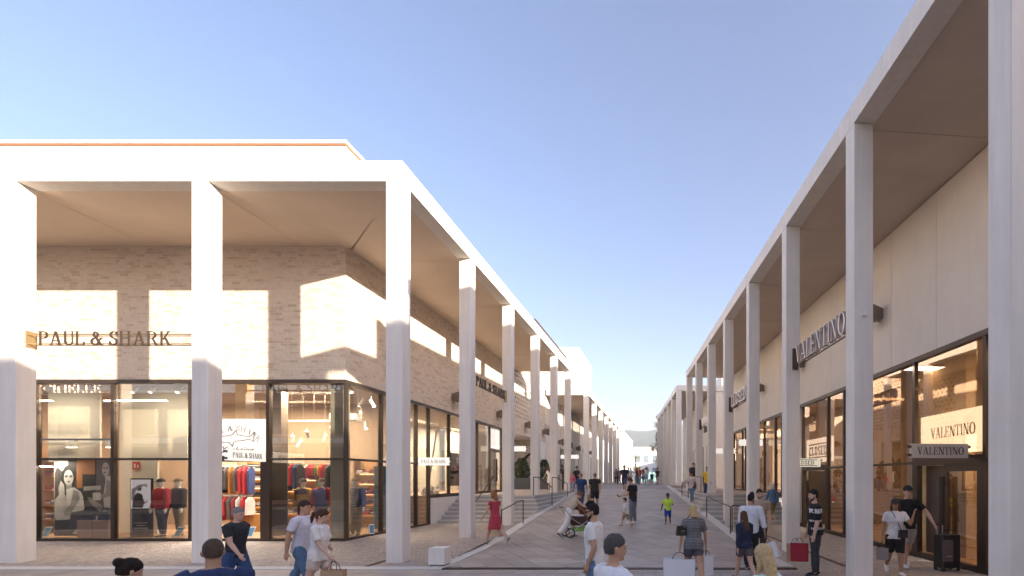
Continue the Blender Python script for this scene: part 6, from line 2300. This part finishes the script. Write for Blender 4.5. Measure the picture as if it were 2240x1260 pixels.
for i in range(8):
    for j in range(8):
        f.append((i * 9 + j, i * 9 + j + 1, (i + 1) * 9 + j + 1, (i + 1) * 9 + j))
hd_.add(v, f)
o = hd_.build('hood', BRC, t, smooth=True)
sd_ = o.modifiers.new('thick', 'SOLIDIFY')
sd_.thickness = .012
for k in range(4):
    a = R(10 + 30 * k)
    MB().tube([(.242 * math.sin(R(-90 + 180 * j / 8)), -.05 + .34 * math.cos(a) * (.35 + .65 * math.cos(R(-90 + 180 * j / 8))), .74 + .35 * math.sin(a) * (.45 + .55 * math.cos(R(-90 + 180 * j / 8)))) for j in range(9)], .007, 5).build('hood_rib', DARKM, o)
MB().hexa([(-.2, -.30, .40), (.2, -.30, .40), (.2, .42, .40), (-.2, .42, .40), (-.24, -.36, .72), (.24, -.36, .72), (.24, .46, .66), (-.24, .46, .66)]).build('seat_tub', M('dark_brown_cloth', (.06, .032, .025), .8), t)
MB().hexa([(-.2, -.30, .70), (.2, -.30, .70), (.2, .1, .70), (-.2, .1, .70), (-.18, -.28, .76), (.18, -.28, .76), (.18, .1, .74), (-.18, .1, .74)]).build('blanket', WHITE, t)
for sg in (-1, 1):
    MB().tube([(sg * .25, -.62, 1.0), (sg * .25, -.30, .60), (sg * .25, .42, .17)], .014, 6).build('frame_tube', STEEL, t)
    MB().tube([(sg * .25, .2, .55), (sg * .25, -.38, .17)], .014, 6).build('frame_tube', STEEL, t)
    for yy, rr_ in ((.45, .13), (-.40, .165)):
        wt = MB()
        wt.tube([(sg * .27 + rr_ * 0, yy + rr_ * .86 * math.cos(2 * math.pi * k / 16), rr_ + rr_ * .86 * math.sin(2 * math.pi * k / 16)) for k in range(17)], .022, 6, cap=False)
        wh = wt.build('wheel', M('black_rubber', (.02, .02, .02), .8), t)
        hb_ = MB()
        for k in range(5):
            a = 2 * math.pi * k / 5
            hb_.tube([(sg * .27, yy, rr_), (sg * .27, yy + rr_ * .8 * math.cos(a), rr_ + rr_ * .8 * math.sin(a))], .009, 5)
        hb_.build('rim', STEEL, wh)
MB().tube([(-.25, -.62, 1.0), (.25, -.62, 1.0)], .018, 8).build('push_bar', DARKM, t)
MB().hexa([(-.2, -.25, .2), (.2, -.25, .2), (.2, .3, .2), (-.2, .3, .2), (-.22, -.28, .32), (.22, -.28, .32), (.22, .32, .32), (-.22, .32, .32)]).build('basket', M('lime_green_mesh', (.20, .42, .06), .7), t)
# two men walking away with a paper bag between
per('man in a navy polo and dark jeans walking away up the street', 1271, 24.4, 2, 1.74, pose=WALK, skin=PALE, top=('polo', (.018, .045, .12)), bottom=('jeans', (.03, .045, .09)), hair=('crew', (.22, .15, .10)), detail=1)
q, J = per('bald man in a black tee and black shorts walking away up the street', 1301, 24.2, -4, 1.76, pose=WALK2, skin=TAN, top=('tee', (.02, .02, .02)), bottom=('shorts', (.015, .015, .017)), hair=('crew', (.2, .12, .08)), detail=1, bulk=1.12)
h = hand_world(J, 'l')
paper_bag('shopping_bag', 'brown paper bag held between the two men walking away', h, .34, .16, .40, M('kraft_paper', (.4, .3, .2)), R(20))
per('man in a dark tee and denim shorts walking down towards the viewer', 1366, 33.4, 176, 1.84, pose=WALK, skin=TAN, top=('tee', (.03, .03, .05)), bottom=('shorts', (.06, .09, .16)), shoe=(.75, .74, .72), hair=('short', DKHAIR), detail=1, extra=('beard',))
q, J = per('man in a black tee and grey jeans looking at his phone', 1384, 19.4, 62, 1.80, pose=dict(STAND, la=14, le=62, lb=4, pitch=28, ra=-6), skin=TAN, top=('tee', (.02, .018, .018)), bottom=('jeans', (.16, .18, .23)), shoe=(.75, .75, .75), hair=('short', BRHAIR), detail=1)
h = hand_world(J, 'l')
t = thing('smartphone', 'small dark phone in the hand of the man in grey jeans', 'phone', h, R(62))
MB().hexa([(-.038, -.01, -.02), (.038, -.01, -.02), (.038, .0, -.025), (-.038, .0, -.025), (-.038, .09, .08), (.038, .09, .08), (.038, .1, .075), (-.038, .1, .075)]).build('case', M('black_gloss', (0, 0, 0)), t)
per('toddler in a white tee and khaki shorts beside the man with the phone', 1369, 18.7, 70, 1.06, pose=dict(WALK, pitch=8), skin=PALE, top=('loose', (.75, .75, .76)), bottom=('longshorts', (.30, .22, .13)), shoe=(.04, .03, .03), hair=('short', BRHAIR), detail=1, head=1.28)
per('boy in a neon green tee and blue shorts walking down the middle', 1461, 19.3, 172, 1.18, pose=dict(WALK2, la=18, lb=20, le=80, ra=-10, rb=26), skin=DEEP, top=('loose', (.50, .72, .07)), bottom=('longshorts', (.015, .06, .32)), shoe=(.03, .03, .03), hair=('short', (.012, .01, .01)), detail=1, head=1.22)
per('man in a white tee and sunglasses with a dark beard looking across the street', 1301, 7.2, 82, 1.68, pose=dict(STAND, la=-14, le=34, ra=-8, pitch=4), skin=TAN, top=('tee', (.74, .73, .71)), bottom=('jeans', (.13, .22, .36)), hair=('quiff', DKHAIR), detail=3, extra=('beard', 'glasses'))
# shaded side
STRIPE2 = STRIPE.copy()
STRIPE2.name = 'grey_striped_cloth'
for n_ in STRIPE2.node_tree.nodes:
    if n_.type == 'TEX_WAVE':
        n_.inputs['Scale'].default_value = 11.0
    if n_.type == 'VALTORGB':
        n_.color_ramp.elements[0].color = (.05, .055, .065, 1)
        n_.color_ramp.elements[1].color = (.20, .20, .21, 1)
q, J = per('blonde woman in a grey striped tunic carrying large white shopping bags', 1517, 9.6, 15, 1.56, sex='f', pose=dict(WALK, la=2, le=8, lb=14, ra=4, re=10, rb=20, pitch=4), skin=TAN, top=('loose', (.1, .1, .12), STRIPE2), bottom=('mini', (.08, .08, .1)), shoe=(.3, .2, .15), hair=('bob', BLOND), detail=3, bulk=1.12)
PB = M('white_paper', (.72, .73, .78), .7, var=.02)
h = hand_world(J, 'l')
paper_bag('shopping_bag', 'very wide white paper bag carried low by the woman in grey stripes', h, .62, .2, .42, PB, R(-6), handle=.12)
h = hand_world(J, 'r')
paper_bag('shopping_bag', 'narrow white paper bag in the far hand of the woman in grey stripes', h, .26, .16, .40, PB, R(40), handle=.1)
leather_bag('black shoulder bag with gold clasp on the woman in grey stripes', (AT(1492, 9.55), 9.55, .95), R(15), .25, .10, .19, strap=[(.0, .0, .22), (.12, -.02, .36), (.17, 0, .40)])
q, J = per('dark haired man in a white shirt and black trousers seen from behind', 1642, 11.2, -24, 1.70, pose=dict(STAND, ra=2, re=6, rb=16, yaw=-18), skin=OLIVE, top=('shirt', (.66, .67, .72), None, .80), bottom=('trousers', (.012, .012, .013)), hair=('quiff', DKHAIR), detail=3, extra=('beard',), bulk=1.06)
h = hand_world(J, 'r')
paper_bag('shopping_bag', 'tilted white paper bag held by the man in the white shirt', h, .30, .12, .36, PB, R(-40), tilt=R(-28))
paper_bag('shopping_bag', 'kraft paper bag behind the tilted white bag', Vector(h) + Vector((-.05, .06, -.02)), .26, .12, .34, M('kraft_paper', (.4, .3, .2)), R(-40), tilt=R(-24))
per('bearded man in a beige tee facing the man in the white shirt', 1661, 12.6, 168, 1.78, pose=dict(STAND, yaw=14), skin=PALE, top=('tee', (.36, .27, .20)), bottom=('trousers', (.02, .02, .022)), hair=('short', (.04, .025, .018)), detail=2, extra=('beard',))
per('girl with long brown hair in a navy jacket in front of the white shirt', 1629, 9.9, 20, 1.42, sex='f', pose=WALK, skin=PALE, top=('jacket', (.015, .022, .055)), bottom=('mini', (.10, .08, .09)), hair=('long', (.10, .05, .03)), detail=2)
q, JB = per('bearded man in a black tee with white lettering, standing by the column', 1783, 10.4, 84, 1.815, pose=dict(STAND, la=0, lb=10, le=14, ra=6, re=12, pitch=3), skin=PALE, top=('tee', (.010, .010, .011), None, .50), bottom=('jeans', (.035, .036, .042)), shoe=(.012, .012, .012), hair=('crew', DKHAIR), detail=3, extra=('beard',), bulk=1.07)
MANB = q
h = hand_world(JB, 'r')
t = paper_bag('shopping_bag', 'glossy dark red shopping bag held by the man in the lettered tee', Vector(h) + Vector((-.12, -.02, 0)), .38, .14, .38, M('red_gloss_paper', (.34, .012, .03), .25), R(-14), handle=.12)
paper_bag('shopping_bag', 'brown paper bag tucked behind the dark red bag', Vector(h) + Vector((-.17, .13, -.03)), .38, .12, .38, M('kraft_paper', (.4, .3, .2)), R(-14), handle=.12)
per('white haired woman in a denim jacket and khaki trousers climbing the shaded steps', 1690, 21.9, 14, 1.70, .17, sex='f', pose=WALK2, skin=TAN, top=('jacket', (.10, .19, .33)), bottom=('capri', (.19, .16, .07)), shoe=(.35, .2, .1), hair=('bob', (.62, .58, .50)), detail=1)
per('man in a bright yellow tee with a dark backpack strap coming down the steps', 1548, 26.3, 160, 1.74, .98, pose=WALK2, skin=BROWN, top=('tee', (.75, .46, .01)), bottom=('jeans', (.03, .05, .11)), shoe=(.12, .14, .18), hair=('short', DKHAIR), detail=1, extra=('beard',))
q, J = per('woman in a pale pink top and blue jeans with a black bag on the steps', 1513, 26.2, 150, 1.66, .80, sex='f', pose=dict(WALK, ra=20, re=70), skin=OLIVE, top=('loose', (.60, .50, .48)), bottom=('jeans', (.10, .18, .32)), shoe=(.4, .25, .22), hair=('pony', DKHAIR), detail=1)
leather_bag('small black bag at the hip of the woman in the pale pink top', (AT(1520, 26.1), 26.1, 1.55), R(60), .22, .1, .18)
per('man in dark clothes half hidden behind a far shaded column', 1517, 31.0, 170, 1.75, 1.28, pose=STAND, skin=TAN, top=('tee', (.03, .03, .04)), bottom=('jeans', (.04, .04, .06)), hair=('short', BRHAIR), detail=1)
q, J = per('woman in a white tee, black cap and shorts touching her face', 1958, 10.6, 170, 1.62, sex='f', pose=dict(lt=12, lk=4, rt=-14, rk=26, la=34, lb=22, le=125, ra=-8, rb=14, re=14, pitch=8, yaw=-20), skin=OLIVE, top=('tee', (.70, .70, .74)), bottom=('shorts', (.014, .014, .015)), shoe=(.78, .78, .80), hair=('long', (.10, .035, .02)), detail=3, extra={'cap': (.025, .027, .035)}, bulk=1.08)
leather_bag('small black cross body bag worn by the woman in the white tee', (AT(1975, 10.42), 10.42, .80), R(170 + 180), .2, .09, .17, strap=[(-.02, 0, .15), (-.14, .02, .42), (-.24, .08, .64), (-.22, .16, .66)], metal=False)
paper_bag('shopping_bag', 'small grey paper bag in the hand of the woman in the white tee', hand_world(J, 'r'), .24, .1, .26, M('grey_paper', (.33, .29, .29), .8), R(170), handle=.1)
q, J = per('tall man in a black tee and black cap with one hand on a suitcase', 1984, 11.5, 176, 1.88, pose=dict(lt=-14, lk=20, rt=12, rk=5, la=24, lb=34, le=14, ra=4, rb=8, re=10, pitch=6), skin=PALE, top=('tee', (.012, .012, .013)), bottom=('shorts', (.42, .38, .36)), shoe=(.78, .78, .80), hair=('short', DKHAIR), detail=3, extra={'cap': (.02, .02, .024)}, bulk=1.08)
h = hand_world(J, 'l')
t = thing('suitcase', 'large black wheeled suitcase with grey straps by the boutique door', 'suitcase', (h.x + .20, h.y - .05, 0), THR + R(8))
sc = MB()
sc.chamfer_box(-.25, .25, -.15, .15, .07, .80, .04)
sc.build('shell', M('black_case', (.012, .012, .013), .45), t)
box('pocket', M('grey_case_panel', (.12, .10, .105), .6), t, -.24, .02, -.163, -.151, .22, .70)
box('zip', STEEL, t, -.16, -.02, -.169, -.164, .33, .345)
for xx in (-.13, .02):
    MB().tube([(xx - .06, .08, .80), (xx - .06, .08, 1.02)], .011, 6).build('telescopic_bar', STEEL, t)
MB().tube([(-.20, .08, 1.02), (-.03, .08, 1.02)], .018, 8).build('grip', DARKM, t)
for xx in (-.2, .2):
    for yy in (-.11, .11):
        MB().tube([(xx - .02, yy, .035), (xx + .02, yy, .035)], .035, 10).build('wheel', M('black_rubber', (0, 0, 0)), t)
# terrace and far end
per('man in a dark shirt leaning by the shop past the portal', 1229, 34.4, -100, 1.76, ZT, pose=dict(STAND, la=12, le=40), skin=BROWN, top=('tee', (.06, .045, .04)), bottom=('jeans', (.06, .07, .09)), hair=('short', DKHAIR), detail=1)
per('woman in a black top and blue jeans on the terrace corner', 1262, 33.5, 172, 1.72, zr(33.5), sex='f', pose=dict(STAND, la=18, le=70), skin=PALE, top=('tee', (.03, .025, .03)), bottom=('jeans', (.16, .26, .40)), hair=('pony', BRHAIR), detail=1)
per('child in a pink tee beside the woman on the terrace corner', 1253, 33.0, 165, 1.32, zr(33), sex='f', pose=WALK, skin=PALE, top=('tee', (.62, .12, .20)), bottom=('jeans', (.2, .3, .42)), hair=('long', (.2, .1, .05)), detail=0, head=1.15)
per('woman in a white dress bending by the smaller planter', 1203, 35.2, 60, 1.66, ZT, sex='f', pose=dict(STAND, lean=16, la=30, ra=40), skin=PALE, top=('dress', (.75, .73, .72)), bottom=('none', (0, 0, 0)), hair=('long', (.16, .07, .04)), detail=1)
FARP = [(1354, 50, 176, 1.72, 'm', 'dark haired man in a grey checked shirt far up the street', ('shirt', (.16, .17, .22)), ('jeans', (.02, .03, .06)), ('short', DKHAIR), OLIVE),
        (1348, 51, 185, 1.62, 'f', 'woman in a tan top beside the far man in the checked shirt', ('tee', (.35, .25, .2)), ('jeans', (.03, .03, .05)), ('long', BRHAIR), TAN),
        (1375, 47, 10, 1.70, 'm', 'far man in a white tee half behind the man in denim shorts', ('tee', (.75, .72, .7)), ('shorts', (.2, .2, .22)), ('short', BRHAIR), PALE),
        (1380, 49, 170, 1.68, 'f', 'far woman in a white tunic near the street end', ('loose', (.74, .7, .66)), ('mini', (.6, .58, .55)), ('long', BRHAIR), TAN),
        (1393, 48, 4, 1.68, 'f', 'far woman with long brown hair and wide green trousers', ('tank', (.06, .06, .07)), ('wide', (.17, .19, .15)), ('long', (.16, .085, .04)), TAN),
        (1399, 51, -6, 1.80, 'm', 'far man in a bright red tee near the street end', ('tee', (.50, .03, .035)), ('jeans', (.3, .42, .58)), ('short', (.3, .18, .1)), PALE),
        (1407, 49, 20, 1.55, 'f', 'far girl in a grey top and patterned skirt', ('tee', (.3, .29, .28)), ('mini', (.12, .13, .11)), ('long', DKHAIR), OLIVE),
        (1414, 46, 2, 1.72, 'f', 'far woman in a white top and light jeans walking away', ('crop', (.74, .70, .68)), ('jeans', (.28, .36, .48)), ('bob', (.24, .14, .08)), PALE),
        (1426, 47, -12, 1.22, 'm', 'small far child in navy near the beige bag', ('tee', (.02, .03, .06)), ('longshorts', (.1, .1, .12)), ('short', BRHAIR), PALE),
        (1438, 45, -25, 1.60, 'f', 'far woman with a black backpack and beige trousers', ('tee', (.02, .02, .022)), ('wide', (.44, .34, .28)), ('bun', BRHAIR), PALE)]
for k, (px_, y_, rz, H_, sx, lab, tp, bt, hr_, sk) in enumerate(FARP):
    per(lab, px_, y_, rz, H_, sex=sx, pose=WALK if k % 2 else WALK2, skin=sk, top=tp, bottom=bt, hair=hr_, detail=0, shoe=(.3, .28, .26))
paper_bag('shopping_bag', 'beige paper bag carried by the small far child', (AT(1423, 46.8), 46.8, zr(47) + .66), .4, .2, .40, M('beige_paper', (.6, .5, .4)), R(10))
finish_people()

# white lettering printed on the black tee, wrapped on to the cloth
sh_ = [c for c in MANB.children if c.name.startswith('tee_shirt')][0]
bpy.context.view_layer.update()
inv = (sh_.matrix_world).inverted()
LET = M('white_print', (.78, .78, .78), .7)


def wrap_text(text, size, px_mid, z, width):
    cu = bpy.data.curves.new('tmp', 'FONT')
    cu.body = text
    cu.size = size
    cu.offset = size * .02
    cu.align_x = 'CENTER'
    tmp = bpy.data.objects.new('tmp', cu)
    COL.objects.link(tmp)
    me = bpy.data.meshes.new_from_object(tmp.evaluated_get(bpy.context.evaluated_depsgraph_get()))
    bpy.data.objects.remove(tmp)
    bm = bmesh.new()
    bm.from_mesh(me)
    bmesh.ops.subdivide_edges(bm, edges=[e for e in bm.edges if e.calc_length() > size * .2], cuts=2, use_grid_fill=False)
    bmesh.ops.triangulate(bm, faces=bm.faces)
    xs = [v.co.x for v in bm.verts]
    sx = width / (max(xs) - min(xs))
    bad = []
    for v in bm.verts:
        wp = Vector((px_mid + v.co.x * sx, 9.0, z + v.co.y))
        lp, ld = inv @ wp, (inv.to_3x3() @ Vector((0, 1, 0))).normalized()
        ok, hit, nr, _i = sh_.ray_cast(lp, ld)
        if ok:
            v.co = hit - ld * .004
        else:
            bad.append(v)
    bmesh.ops.delete(bm, geom=bad, context='VERTS')
    bm.to_mesh(me)
    bm.free()
    me.materials.clear()
    me.materials.append(LET)
    o = bpy.data.objects.new('shirt_lettering', me)
    COL.objects.link(o)
    o.parent = MANB


xm = AT(1783, 10.4)
wrap_text('BURBERRY', .125, xm - .05, 1.34, .47)
wrap_text('HORSEFERRY', .06, xm - .06, 1.155, .34)
wrap_text('LONDON', .06, xm + .01, .995, .26)
